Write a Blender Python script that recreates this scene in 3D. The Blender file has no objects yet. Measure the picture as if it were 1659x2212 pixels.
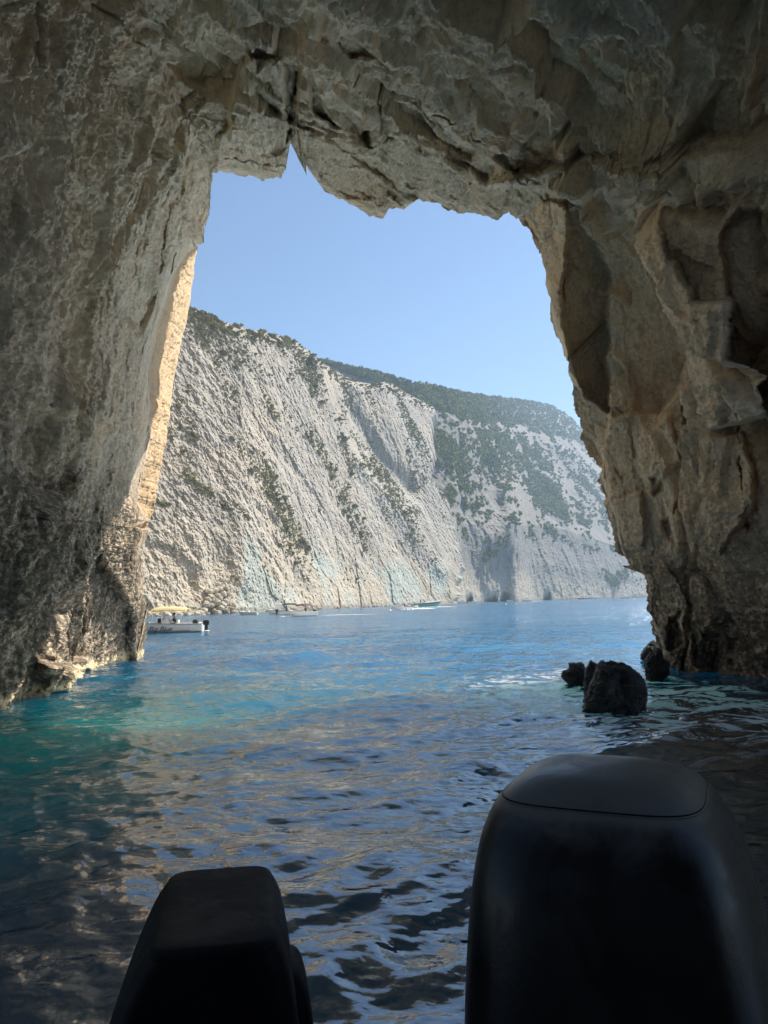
import bpy, bmesh, math, random
import numpy as np
from mathutils import Vector, Matrix
from math import radians, sin, cos, pi

S = bpy.context.scene
COL = S.collection
rng = np.random.default_rng(7)
random.seed(7)

# ------------------------------------------------------------------ camera
CAM_H = 2.2
F = 769.0
PITCH, ROLL = radians(6.5), radians(1.0)
fw = np.array([0, cos(PITCH), sin(PITCH)])
up0 = np.array([0, -sin(PITCH), cos(PITCH)])
rt0 = np.array([1.0, 0, 0])
RT = cos(ROLL) * rt0 - sin(ROLL) * up0
UP = cos(ROLL) * up0 + sin(ROLL) * rt0
C0 = np.array([0, 0, CAM_H])
K = 768 / 1659.0                       # photo measurements were read off a 1659 px wide view

cam_d = bpy.data.cameras.new("camera")
cam_d.sensor_fit = 'VERTICAL'
cam_d.sensor_height = 24.0
cam_d.lens = 24.0 * F / 1024
cam_d.clip_start = 0.05
cam_d.clip_end = 20000
cam = bpy.data.objects.new("camera", cam_d)
COL.objects.link(cam)
m3 = Matrix((Vector(RT), Vector(UP), Vector(-fw))).transposed()
cam.matrix_world = Matrix.Translation(Vector(C0)) @ m3.to_4x4()
S.camera = cam


def ray(x, y):
    """world direction through a view pixel (768 px wide), unit forward component"""
    x = np.asarray(x, float); y = np.asarray(y, float)
    return fw + ((x - 384) / F)[..., None] * RT + ((512 - y) / F)[..., None] * UP


def at(x, y, Y):
    """point at forward distance Y along +Y behind a view pixel"""
    d = ray(x, y)
    return C0 + d * (np.asarray(Y, float) / d[..., 1])[..., None]


def on_water(x, Y):
    """point on the water, Y metres out, under view column x"""
    lo, hi = 300.0, 1400.0
    for _ in range(50):
        m = (lo + hi) / 2
        if at(x, m, Y)[2] > 0: lo = m
        else: hi = m
    p = at(x, lo, Y); p[2] = 0
    return p


def project(P):
    q = P - C0
    z = q @ fw
    return 384 + F * (q @ RT) / z, 512 - F * (q @ UP) / z


def D(pts):
    return np.array(pts, float) * K


# ------------------------------------------------------------------ noise
_perm = np.random.default_rng(3).permutation(256)
_perm = np.concatenate([_perm, _perm, _perm]).astype(np.int32)
_g = np.random.default_rng(5).normal(size=(256, 3)); _g /= np.linalg.norm(_g, axis=1)[:, None]
_g = _g.astype(np.float32)


def perlin(p):
    p = np.asarray(p, np.float32)
    i = np.floor(p).astype(np.int32); f = p - i; i &= 255
    w = f * f * f * (f * (f * 6 - 15) + 10)
    out = 0
    for dx in (0, 1):
        wx = w[..., 0] if dx else 1 - w[..., 0]
        ax = _perm[i[..., 0] + dx]
        for dy in (0, 1):
            wy = w[..., 1] if dy else 1 - w[..., 1]
            ay = _perm[ax + i[..., 1] + dy]
            for dz in (0, 1):
                wz = w[..., 2] if dz else 1 - w[..., 2]
                g = _g[_perm[ay + i[..., 2] + dz]]
                out = out + wx * wy * wz * (g[..., 0] * (f[..., 0] - dx) + g[..., 1] * (f[..., 1] - dy) + g[..., 2] * (f[..., 2] - dz))
    return out * 1.6


def fbm(p, oct=4, gain=.5, lac=2.03):
    a, s = 1.0, 0
    p = np.asarray(p, np.float32)
    for k in range(oct):
        s = s + a * perlin(p + 17.3 * k); p = p * lac; a *= gain
    return s


def ridged(p, oct=4, gain=.55, lac=2.07):
    a, s = 1.0, 0
    p = np.asarray(p, np.float32)
    for k in range(oct):
        s = s + a * (1 - 2 * np.abs(perlin(p + 9.1 * k))); p = p * lac; a *= gain
    return s


def cells(p, seed=0):
    """Worley: distance to nearest and second nearest feature point, and the nearest cell's random value"""
    p = np.asarray(p, np.float32)
    i = np.floor(p).astype(np.int32)
    d1 = np.full(p.shape[:-1], 9.0, np.float32); d2 = d1.copy(); idv = np.zeros(p.shape[:-1], np.float32)
    for dx in (-1, 0, 1):
        for dy in (-1, 0, 1):
            for dz in (-1, 0, 1):
                c = i + np.array([dx, dy, dz], np.int32)
                cc = c & 255
                h = _perm[_perm[_perm[cc[..., 0]] + cc[..., 1]] + cc[..., 2]]
                o = np.stack([_perm[h + 1 + seed], _perm[h + 57 + seed], _perm[h + 113 + seed]], -1) / 256.0
                dd = np.linalg.norm(c + o - p, axis=-1).astype(np.float32)
                near = dd < d1
                d2 = np.where(near, d1, np.minimum(d2, dd))
                idv = np.where(near, h / 256.0, idv)
                d1 = np.where(near, dd, d1)
    return d1, d2, idv


def facets(p, tilt=.5, seed=0):
    """broken rock: every Worley cell is a plane of its own, set off and tilted; returns offset and distance to the cell's edge"""
    p = np.asarray(p, np.float32)
    i = np.floor(p).astype(np.int32)
    d1 = np.full(p.shape[:-1], 9.0, np.float32); d2 = d1.copy(); val = np.zeros(p.shape[:-1], np.float32)
    for dx in (-1, 0, 1):
        for dy in (-1, 0, 1):
            for dz in (-1, 0, 1):
                c = i + np.array([dx, dy, dz], np.int32)
                cc = c & 255
                h = _perm[_perm[_perm[cc[..., 0] + seed] + cc[..., 1]] + cc[..., 2]]
                o = np.stack([_perm[h + 1], _perm[h + 57], _perm[h + 113]], -1) / 256.0
                q = p - c - o
                dd = (q * q).sum(-1)
                near = dd < d1
                v = h / 256.0 - .5 + tilt * (q * _g[h]).sum(-1)
                d2 = np.where(near, d1, np.minimum(d2, dd)); val = np.where(near, v, val)
                d1 = np.where(near, dd, d1)
    e = np.sqrt(d2) - np.sqrt(d1)
    return (val * sstep(0, .07, e)).astype(np.float32), e


def sstep(a, b, x):
    t = np.clip((x - a) / (b - a), 0, 1)
    return t * t * (3 - 2 * t)


# ------------------------------------------------------------------ mesh helpers
def np_mesh(name, verts, quads, mat=None, normals=None, smooth=True):
    verts = np.asarray(verts, np.float32).reshape(-1, 3)
    quads = np.asarray(quads, np.int32)
    n = quads.shape[1]
    me = bpy.data.meshes.new(name)
    me.vertices.add(len(verts)); me.vertices.foreach_set("co", verts.ravel())
    me.loops.add(quads.size); me.loops.foreach_set("vertex_index", quads.ravel())
    me.polygons.add(len(quads))
    me.polygons.foreach_set("loop_start", np.arange(0, quads.size, n, dtype=np.int32))
    me.polygons.foreach_set("loop_total", np.full(len(quads), n, np.int32))
    me.update(calc_edges=True)
    me.polygons.foreach_set("use_smooth", np.full(len(quads), smooth))
    if mat: me.materials.append(mat)
    if normals is not None:
        me.normals_split_custom_set_from_vertices([tuple(v) for v in normals])
    return me


def grid_quads(nr, nc, wrap=False):
    r = np.arange(nr - 1)[:, None]; c = np.arange(nc if wrap else nc - 1)[None, :]
    c2 = (c + 1) % nc
    return np.stack([r * nc + c, r * nc + c2, (r + 1) * nc + c2, (r + 1) * nc + c], -1).reshape(-1, 4)


def grid_normals(P, wrap=False):
    du = np.gradient(P, axis=0)
    if wrap:
        dv = (np.roll(P, -1, 1) - np.roll(P, 1, 1)) * .5
    else:
        dv = np.gradient(P, axis=1)
    n = np.cross(du, dv)
    n /= np.linalg.norm(n, axis=-1, keepdims=True) + 1e-9
    return n


def link(name, me, parent=None, label=None, cat=None, group=None, kind=None, loc=None):
    o = bpy.data.objects.new(name, me)
    COL.objects.link(o)
    if parent is not None: o.parent = parent
    if loc is not None: o.location = loc
    if label: o["label"] = label
    if cat: o["category"] = cat
    if group: o["group"] = group
    if kind: o["kind"] = kind
    return o


# ------------------------------------------------------------------ material helpers
class NT:
    def __init__(s, name):
        s.m = bpy.data.materials.new(name); s.m.use_nodes = True
        s.t = s.m.node_tree; s.t.nodes.clear()
        s.out = s.n('ShaderNodeOutputMaterial')

    def n(s, typ, **kw):
        nd = s.t.nodes.new(typ)
        for k, v in kw.items(): setattr(nd, k, v)
        return nd

    def l(s, a, b): s.t.links.new(a, b)

    def put(s, sock, v):
        if hasattr(v, 'is_output') or isinstance(v, bpy.types.NodeSocket): s.l(v, sock)
        else: sock.default_value = v

    def pos(s): return s.n('ShaderNodeNewGeometry').outputs['Position']

    def math(s, op, a, b=0.0, c=0.0, clamp=False):
        nd = s.n('ShaderNodeMath', operation=op, use_clamp=clamp)
        s.put(nd.inputs[0], a); s.put(nd.inputs[1], b); s.put(nd.inputs[2], c)
        return nd.outputs[0]

    def vmul(s, v, k):
        nd = s.n('ShaderNodeVectorMath', operation='MULTIPLY')
        s.put(nd.inputs[0], v); nd.inputs[1].default_value = k
        return nd.outputs[0]

    def noise(s, v, scale, detail=4, rough=.55, dist=0.0, lac=2.0):
        nd = s.n('ShaderNodeTexNoise')
        s.put(nd.inputs['Vector'], v); nd.inputs['Scale'].default_value = scale
        nd.inputs['Detail'].default_value = detail; nd.inputs['Roughness'].default_value = rough
        nd.inputs['Distortion'].default_value = dist
        return nd.outputs['Fac']

    def voro(s, v, scale, feature='F1', out='Distance'):
        nd = s.n('ShaderNodeTexVoronoi', feature=feature)
        s.put(nd.inputs['Vector'], v); nd.inputs['Scale'].default_value = scale
        return nd.outputs[out]

    def ramp(s, f, stops, interp='LINEAR'):
        nd = s.n('ShaderNodeValToRGB'); cr = nd.color_ramp; cr.interpolation = interp
        while len(cr.elements) < len(stops): cr.elements.new(.5)
        for e, (p, c) in zip(cr.elements, stops):
            e.position = p
            if not hasattr(c, '__len__'): c = (c, c, c)
            e.color = (*c[:3], 1)
        s.put(nd.inputs[0], f)
        return nd.outputs['Color']

    def step(s, f, a, b):
        nd = s.n('ShaderNodeMapRange', interpolation_type='SMOOTHSTEP')
        s.put(nd.inputs['Value'], f); nd.inputs['From Min'].default_value = a; nd.inputs['From Max'].default_value = b
        return nd.outputs['Result']

    def mix(s, f, a, b, blend='MIX'):
        nd = s.n('ShaderNodeMix', data_type='RGBA', blend_type=blend)
        s.put(nd.inputs[0], f)
        for k, v in ((6, a), (7, b)):
            if hasattr(v, '__len__') and not isinstance(v, bpy.types.NodeSocket): v = (*v[:3], 1)
            s.put(nd.inputs[k], v)
        return nd.outputs[2]

    def sep(s, v):
        nd = s.n('ShaderNodeSeparateXYZ'); s.put(nd.inputs[0], v); return nd.outputs

    def bump(s, h, dist, strength=1.0, normal=None):
        nd = s.n('ShaderNodeBump'); s.put(nd.inputs['Height'], h)
        nd.inputs['Distance'].default_value = dist; nd.inputs['Strength'].default_value = strength
        if normal is not None: s.l(normal, nd.inputs['Normal'])
        return nd.outputs[0]

    def bsdf(s, color, rough=.8, normal=None, ior=1.45, metal=0.0, spec=None, coat=0.0):
        b = s.n('ShaderNodeBsdfPrincipled')
        if hasattr(color, '__len__') and not isinstance(color, bpy.types.NodeSocket): color = (*color[:3], 1)
        s.put(b.inputs['Base Color'], color); s.put(b.inputs['Roughness'], rough)
        b.inputs['IOR'].default_value = ior; b.inputs['Metallic'].default_value = metal
        if spec is not None: b.inputs['Specular IOR Level'].default_value = spec
        if coat: b.inputs['Coat Weight'].default_value = coat
        if normal is not None: s.l(normal, b.inputs['Normal'])
        s.l(b.outputs[0], s.out.inputs['Surface'])
        return b


def flat_mat(name, color, rough=.5, var=.12, scale=6.0, **kw):
    """painted / moulded surface with a little mottling"""
    t = NT(name)
    co = t.n('ShaderNodeTexCoord').outputs['Object']
    f = t.noise(co, scale, 5, .6)
    c = np.array(color)
    col = t.ramp(f, [(.3, tuple(c * (1 - var))), (.7, tuple(np.minimum(c * (1 + var), 1)))])
    t.bsdf(col, rough, **kw)
    return t.m


# ------------------------------------------------------------------ sky, sun, view
SUN_AZ, SUN_EL = radians(46), radians(46)        # azimuth clockwise from +Y
sun_dir = np.array([sin(SUN_AZ) * cos(SUN_EL), cos(SUN_AZ) * cos(SUN_EL), sin(SUN_EL)])
w = bpy.data.worlds.new("World"); S.world = w; w.use_nodes = True
wt = w.node_tree; wt.nodes.clear()
sky = wt.nodes.new('ShaderNodeTexSky'); sky.sky_type = 'NISHITA'; sky.sun_disc = False
sky.sun_elevation = SUN_EL; sky.sun_rotation = SUN_AZ
sky.air_density = 1.0; sky.dust_density = 0.0; sky.ozone_density = 2.2
bg = wt.nodes.new('ShaderNodeBackground'); bg.inputs[1].default_value = 0.066
wo = wt.nodes.new('ShaderNodeOutputWorld')
wt.links.new(sky.outputs[0], bg.inputs[0]); wt.links.new(bg.outputs[0], wo.inputs[0])
sl = bpy.data.lights.new("sun", 'SUN'); sl.energy = 4.2; sl.angle = radians(.5); sl.color = (1, .93, .82)
so = bpy.data.objects.new("sun", sl); COL.objects.link(so)
so.rotation_euler = Vector(sun_dir).to_track_quat('Z', 'Y').to_euler()
S.view_settings.view_transform = 'Standard'; S.view_settings.look = 'None'
S.view_settings.exposure = 1.15; S.view_settings.gamma = 1.0
S.view_settings.use_curve_mapping = False
S.cycles.max_bounces = 12; S.cycles.diffuse_bounces = 8; S.cycles.glossy_bounces = 4
S.cycles.transmission_bounces = 4; S.cycles.volume_bounces = 0
S.cycles.caustics_reflective = True; S.cycles.caustics_refractive = False
S.cycles.use_denoising = True
S.cycles.sample_clamp_indirect = 8.0
SHADE_BROW = 13.0  # forward reach of the added brow that keeps sun off the left wall
WAVE = 1.0
WATER_IOR = 2.5
SSS = 25.0
HAZE = 0.00042
FILL_OPENINGS = [(-118, -36, 75), (36, 118, 75)]  # openings added out of view, for fill light in the cave
# ------------------------------------------------------------------ the sea cave we look out of
RIM = D([(305, 1500), (310, 1440), (313, 1420), (318, 1370), (318, 1330), (310, 1240), (305, 1190), (320, 1130), (335, 1088), (341, 1040),
         (350, 1000), (358, 950), (368, 900), (380, 800), (392, 745), (402, 700), (412, 650), (418, 600), (424, 533), (441, 525), (440, 495), (452, 462),
         (459, 430), (457, 405), (460, 375), (490, 376), (530, 380), (560, 385), (590, 386), (607, 384), (610, 370), (618, 365), (622, 345), (627, 310), (633, 318), (641, 335),
         (660, 352), (662, 376), (700, 412), (725, 428), (750, 437), (776, 456), (800, 470), (828, 468), (840, 450), (870, 448), (893, 442), (904, 429),
         (915, 440), (990, 458), (1050, 468), (1075, 470), (1100, 456), (1120, 468), (1140, 485), (1150, 510), (1160, 530), (1172, 570), (1180, 600), (1186, 660), (1190, 700),
         (1205, 730), (1222, 765), (1230, 810), (1236, 855), (1248, 915), (1265, 965), (1290, 1008), (1297, 1040), (1306, 1082), (1316, 1120), (1325, 1160),
         (1332, 1190), (1345, 1222), (1365, 1222), (1385, 1240), (1397, 1262), (1399, 1300), (1402, 1340), (1415, 1372), (1422, 1400), (1428, 1450), (1436, 1520),
         (1350, 1720), (832, 1800), (330, 1720)])
# crest where the left inner wall turns outwards to the sunlit outer panel
CREST = D([(318, 1125), (285, 1140), (297, 1088), (300, 1050), (316, 985), (322, 945), (322, 880), (318, 800), (325, 750), (333, 710), (345, 672), (356, 632), (372, 590), (400, 552), (430, 530)])
AX = D([(832, 1210)])[0]
a0 = ray(*AX); a0 /= np.linalg.norm(a0)
e1 = np.cross(a0, [0, 0, 1]); e1 /= np.linalg.norm(e1)
e2 = np.cross(e1, a0)


def polar(px):
    d = ray(px[:, 0], px[:, 1]); d /= np.linalg.norm(d, axis=1)[:, None]
    th = np.arctan2(d @ e2, d @ e1)
    th = np.where(th < -pi / 2, th + 2 * pi, th)
    return th, np.arccos(d @ a0)


th_r, ph_r = polar(RIM)
o = np.argsort(th_r); th_r, ph_r = th_r[o], ph_r[o]
th_c, ph_c = polar(CREST)
o = np.argsort(th_c); th_c, ph_c = th_c[o], ph_c[o]
NTH = 1850
TH = np.concatenate([np.linspace(radians(-32), radians(212), NTH, endpoint=False), np.linspace(radians(212), radians(328), 60, endpoint=False)])
TH = np.where(TH > 1.5 * pi, TH - 2 * pi, TH)


def wrap_interp(x, xp, fp):
    xp3 = np.concatenate([xp - 2 * pi, xp, xp + 2 * pi]); fp3 = np.concatenate([fp] * 3)
    return np.interp(x, xp3, fp3)


PHR = wrap_interp(TH, th_r, ph_r)
jit = fbm(np.stack([np.cos(TH) * 20, np.sin(TH) * 20, TH * 0 + .5], -1), 6, .68)
inpan = (np.interp(TH, th_c, ph_c, left=0, right=0) - PHR > .004) & (TH > th_c[0]) & (TH < th_c[-1])
PHR = PHR + jit * np.where(inpan, .0016, .0042)
PHC = np.interp(TH, th_c, ph_c, left=0, right=0)
PHC = np.where((TH > th_c[0]) & (TH < th_c[-1]), PHC, 0)
PHC = np.maximum(PHC + jit * .0012, PHR)
# sampling from the rim outwards: dense inside the picture
NA, NB, NC = 64, 620, 46
s_in = np.linspace(0, 1, NA, endpoint=False)[:, None]
PH_A = PHR + (PHC - PHR) * s_in                                    # rim -> crest (collapses where there is none)
PH_A = np.where(PHC - PHR < 1e-5, PHR + s_in * .012, PH_A)
st = np.maximum(PHC, PHR + .012)
PH_B = st + (radians(58) - st) * np.linspace(0, 1, NB, endpoint=False)[:, None] ** 1.12
PH_C = radians(58) + (radians(179) - radians(58)) * np.linspace(0, 1, NC)[:, None] ** 1.15 + 0 * PHR
PHI = np.concatenate([PH_A, PH_B, PH_C], 0)
TT = np.broadcast_to(TH, PHI.shape)
DIR = (np.cos(PHI)[..., None] * a0 + np.sin(PHI)[..., None] * (np.cos(TT)[..., None] * e1 + np.sin(TT)[..., None] * e2))


def plane(p, q, r):
    p, q, r = map(np.array, (p, q, r))
    n = np.cross(q - p, r - p).astype(float); n /= np.linalg.norm(n)
    d = n @ p
    return (n, d) if d > 0 else (-n, -d)


PL = [plane((-9.0, 18, -2.2), (-10.2, 32, -2.2), (-6.3, 28, 15.4)),      # left wall
      plane((8.4, 23.5, -2.2), (10.6, 19, -2.2), (4.6, 24, 11.7)),       # right buttress
      (np.array([.98, 0, .2]) / 1.0, 12.0),                              # right wall beside us
      plane((-6, 28, 16), (5, 24, 12.6), (0, 10, 12.2)),                 # roof
      (np.array([0, -1, 0.1]), 10.0),                                    # back
      (np.array([0, 0, -1.0]), 9.0)]                                     # sea floor
kk = 9.0
acc = 0
for n, d in PL:
    acc = acc + np.maximum(DIR @ n / d, 0) ** kk
R = acc ** (-1 / kk)

# image coordinates of each sample, for the traced features
zc = DIR @ fw
vis = zc > .25
zc_ = np.where(vis, zc, 1)
IX = np.where(vis, 384 + F * (DIR @ RT) / zc_, -9999) / K
IY = np.where(vis, 512 - F * (DIR @ UP) / zc_, -9999) / K
warp = fbm(DIR * 22, 6, .62)
warp2 = fbm(DIR * 22 + 40, 6, .62)
WX, WY = IX + warp * 9, IY + warp2 * 9
FX, FY = IX + 13 * fbm(DIR * 16 + 70, 3, .45), IY + 13 * fbm(DIR * 16 + 110, 3, .45)


def poly_sd(X, Y, P):
    """signed distance to a polygon, positive inside"""
    P = np.asarray(P, float); Q = np.roll(P, -1, 0)
    d2 = np.full(X.shape, 1e12); inside = np.zeros(X.shape, bool)
    for (x0, y0), (x1, y1) in zip(P, Q):
        ex, ey = x1 - x0, y1 - y0
        t = np.clip(((X - x0) * ex + (Y - y0) * ey) / (ex * ex + ey * ey), 0, 1)
        d2 = np.minimum(d2, (X - x0 - t * ex) ** 2 + (Y - y0 - t * ey) ** 2)
        c = ((y0 > Y) != (y1 > Y)) & (X < (x1 - x0) * (Y - y0) / ((y1 - y0) if y1 != y0 else 1e-9) + x0)
        inside ^= c
    d = np.sqrt(d2)
    return np.where(inside, d, -d)


def line_d(X, Y, P):
    P = np.asarray(P, float)
    d2 = np.full(X.shape, 1e12)
    for (x0, y0), (x1, y1) in zip(P[:-1], P[1:]):
        ex, ey = x1 - x0, y1 - y0
        t = np.clip(((X - x0) * ex + (Y - y0) * ey) / (ex * ex + ey * ey), 0, 1)
        d2 = np.minimum(d2, (X - x0 - t * ex) ** 2 + (Y - y0 - t * ey) ** 2)
    return np.sqrt(d2)


def windowed(P, m=60):
    P = np.asarray(P)
    return (IX > P[:, 0].min() - m) & (IX < P[:, 0].max() + m) & (IY > P[:, 1].min() - m) & (IY < P[:, 1].max() + m)


OFF = np.zeros(R.shape)          # metres away from the eye


def facet(P, a, gx=0.0, gy=0.0, edge=6.0):
    """a slab or a recess in the rock: metres back at its middle, and its tilt in metres per 100 photo px"""
    m = windowed(P)
    if not m.any(): return
    c = np.asarray(P, float).mean(0)
    sd = poly_sd(FX[m], FY[m], P)
    edge = edge * .8 + 2.5
    w_ = sstep(-edge, edge, sd)
    OFF[m] += w_ * (a + gx * (IX[m] - c[0]) / 100 + gy * (IY[m] - c[1]) / 100)


def crack(P, depth=.25, width=1.8):
    m = windowed(P)
    if not m.any(): return
    d = line_d(WX[m], WY[m], P)
    OFF[m] += depth * np.exp(-(d / width) ** 2) * np.clip(.45 + 1.3 * fbm(DIR[m] * 30 + 5, 3), 0, 1.3)


# FEATURES
# outer panel on the left runs out beyond the crest
wpan = np.where((PHC - PHR > 1e-5), np.clip((PHC - PHI) / np.maximum(PHC - PHR, 1e-5), 0, 1), 0)
hp = np.clip((th_c[-1] - TH) / (th_c[-1] - th_c[0]), 0, 1)          # 0 at the foot of the panel, 1 at its top
R = R * (1 + (.14 + .95 * hp) * wpan)
# right buttress: lit flank, dark recess, slabs and the leaning pillar
facet([(1245, 415), (1345, 420), (1400, 500), (1450, 640), (1480, 760), (1420, 900), (1330, 900), (1290, 880), (1225, 800), (1222, 620)], .5, 0.9, 0, 4)
facet([(1240, 440), (1270, 420), (1290, 540), (1310, 640), (1315, 760), (1310, 890), (1275, 865), (1228, 760), (1222, 640)], 1.0, 1.3, 0, 3)
facet([(1400, 410), (1460, 410), (1505, 520), (1560, 640), (1640, 640), (1640, 900), (1560, 920), (1500, 700), (1430, 520)], -1.2, -1.7, 0, 3)
facet([(1625, 470), (1659, 430), (1760, 430), (1760, 850), (1640, 850), (1632, 700)], .8, .5, 0, 4)
# ledge where the roof steps down on to the right wall
facet([(1060, 395), (1200, 400), (1340, 405), (1500, 415), (1660, 370), (1800, 330), (1800, 250), (1500, 330), (1330, 330), (1180, 345)], -.9, 0, -.4, 9)
facet([(1190, 250), (1330, 60), (1420, 0), (1800, -100), (1800, 250), (1500, 300), (1330, 310)], .8, .1, -.15, 14)
# hanging blocks over the mouth
facet([(500, 230), (540, 130), (600, 110), (622, 200), (600, 300), (560, 330), (500, 300)], -.6, .35, .1, 5)
facet([(600, 20), (650, 10), (655, 120), (640, 250), (622, 300), (612, 180)], 1.0, -.5, 0, 4)
facet([(655, 130), (720, 190), (790, 230), (810, 300), (740, 260), (680, 240)], .9, 0, .5, 5)
facet([(650, 280), (720, 300), (900, 430), (830, 468), (750, 437), (664, 370)], -.4, -.2, .2, 6)
facet([(465, 290), (520, 250), (560, 330), (620, 320), (600, 384), (465, 374)], -.5, .2, .2, 6)
facet([(700, 10), (800, 40), (830, 120), (760, 110), (700, 60)], .6, 0, .3, 6)
facet([(350, 150), (430, 130), (500, 150), (480, 190), (400, 185)], .5, 0, .5, 6)
facet([(540, 100), (600, 60), (610, 100), (560, 150)], .5, .3, 0, 5)
facet([(930, 250), (1000, 300), (1080, 360), (1050, 390), (960, 340)], .55, 0, .3, 7)
facet([(1080, 340), (1180, 250), (1240, 250), (1220, 330), (1130, 380)], .6, .2, .2, 6)
# left wall: the rounded crest, hollows near the water
facet([(150, 1250), (215, 1200), (280, 1340), (285, 1500), (200, 1480), (100, 1420), (90, 1300)], 2.2, -.6, .0, 14)
facet([(395, 260), (450, 330), (455, 470), (430, 520), (390, 420), (380, 320)], .5, -.1, 0, 5)
facet([(240, 560), (300, 560), (330, 640), (300, 720), (250, 690)], .7, 0, .3, 12)
facet([(0, 900), (110, 880), (150, 980), (80, 1060), (0, 1040)], .7, 0, .2, 16)
facet([(40, 1420), (90, 1415), (130, 1490), (60, 1500)], -1.2, 0, 0, 8)
facet([(105, 1425), (190, 1420), (190, 1450), (100, 1455)], -1.3, 0, 0, 5)
# cracks
crack([(200, 0), (260, 60), (330, 130), (350, 170), (400, 250), (440, 330)], .45, 2.5)
crack([(620, 20), (640, 150), (626, 310)], 1.0, 3)
crack([(690, 380), (760, 320), (850, 300)], .25)
crack([(700, 130), (850, 200), (980, 300), (1010, 360)], .35)
crack([(820, 180), (830, 300)], .3)
crack([(880, 230), (1000, 250), (1090, 300)], .25)
crack([(1520, 700), (1500, 900), (1490, 1050), (1478, 1180)], .4, 2.4)
crack([(1395, 520), (1470, 660), (1500, 790), (1505, 900)], .45, 2.4)
crack([(1600, 880), (1610, 1010), (1640, 1180)], .4, 2.4)
crack([(1478, 1320), (1470, 1400), (1462, 1450)], .6, 5)
crack([(1535, 1360), (1550, 1400), (1530, 1460)], .7, 4)
facet([(1450, 1330), (1478, 1325), (1485, 1395), (1450, 1400)], .7, 0, 0, 4)
facet([(1440, 1130), (1460, 1120), (1478, 1170), (1450, 1160)], .5, 0, 0, 4)
facet([(1415, 1030), (1440, 1020), (1440, 1060), (1420, 1070)], .4, 0, 0, 4)
facet([(1500, 1340), (1540, 1330), (1570, 1400), (1545, 1450), (1510, 1440)], .6, 0, 0, 4)
facet([(1380, 930), (1440, 900), (1470, 1000), (1420, 1060), (1385, 1010)], -.35, -.5, 0, 4)
facet([(1540, 950), (1610, 930), (1640, 1080), (1590, 1180), (1545, 1100)], -.4, -.5, .1, 4)
facet([(1330, 1080), (1390, 1060), (1400, 1180), (1350, 1190)], -.3, -.4, 0, 4)
facet([(1250, 930), (1300, 960), (1330, 1060), (1310, 1090)], .3, .4, 0, 3)
facet([(1110, 470), (1180, 430), (1235, 425), (1215, 620), (1225, 780), (1200, 700), (1165, 520)], -.5, -2.2, 0, 3)

# paler, smoother limestone: the leaning slab at upper right, the flank beside the mouth and a strip above the recess
PALE = np.zeros(R.shape)
for P_ in ([(1402, 412), (1455, 412), (1500, 500), (1560, 650), (1600, 800), (1560, 840), (1500, 740), (1440, 560)],
           [(1165, 430), (1240, 425), (1228, 560), (1225, 700), (1240, 840), (1215, 800), (1180, 620), (1150, 500)],
           [(1575, 470), (1640, 440), (1635, 640), (1590, 700)]):
    m_ = windowed(P_)
    PALE[m_] = np.maximum(PALE[m_], sstep(-7, 9, poly_sd(WX[m_], WY[m_], P_)))
P = C0 + DIR * R[..., None]
Nrm = grid_normals(P, True)
flip = np.sign((Nrm * -DIR).sum(-1)); Nrm *= flip[..., None]           # towards the inside
rimw = sstep(.025, .14, PHI - np.maximum(PHR, PHC))                       # keep the traced outline: near it move along the line of sight only
dvec = Nrm * rimw[..., None] - DIR * (1 - rimw)[..., None]
dvec = np.where((wpan > 0)[..., None], Nrm, dvec)
dvec /= np.linalg.norm(dvec, axis=-1, keepdims=True)
roofw = sstep(.35, .75, -Nrm[..., 2])[..., None]
Pn = P.astype(np.float32)
W3 = lambda k, o, n=3: np.stack([fbm(Pn * k + o, n), fbm(Pn * k + o + 30, n), fbm(Pn * k + o + 60, n)], -1)
warpA = W3(.45, 0) * .5
leftw = sstep(100, 118, np.degrees(np.where(TH < -pi / 2, TH + 2 * pi, TH)))[None, :] * np.ones(R.shape)
rw = roofw[..., 0]
big = fbm(Pn * .1, 3) * .8
# left wall: rounded hollows and hanging drapery
fl = (Pn + warpA * .8) * np.array([1, 1, .3], np.float32)
drap = ridged(fl * .42, 3) * .20 + ridged(fl * 1.25 + 5, 4, .6) * .075
drap = drap - np.clip(perlin(fl * np.array([.8, .8, 1.6], np.float32) + 3) - .22, 0, 1) * .8
f0, e0 = facets((Pn + warpA) * np.array([.35, .35, .2], np.float32), .5)
f6, e6 = facets((Pn + warpA * .4) * np.array([1.3, 1.3, .6], np.float32), .7, 31)
left = drap * .8 + f0 * .5 + f6 * .17
# right wall: tall flat flakes with sharp edges
f1, e1_ = facets((Pn + warpA * .7) * np.array([.42, .42, .15], np.float32), .75, 3)
f2, e2_ = facets((Pn + warpA * .5) * np.array([1.1, 1.1, .42], np.float32), .7, 9)
right = f1 * 1.1 + f2 * .26 + ridged(fl * 1.25 + 5, 3) * .05
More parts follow.
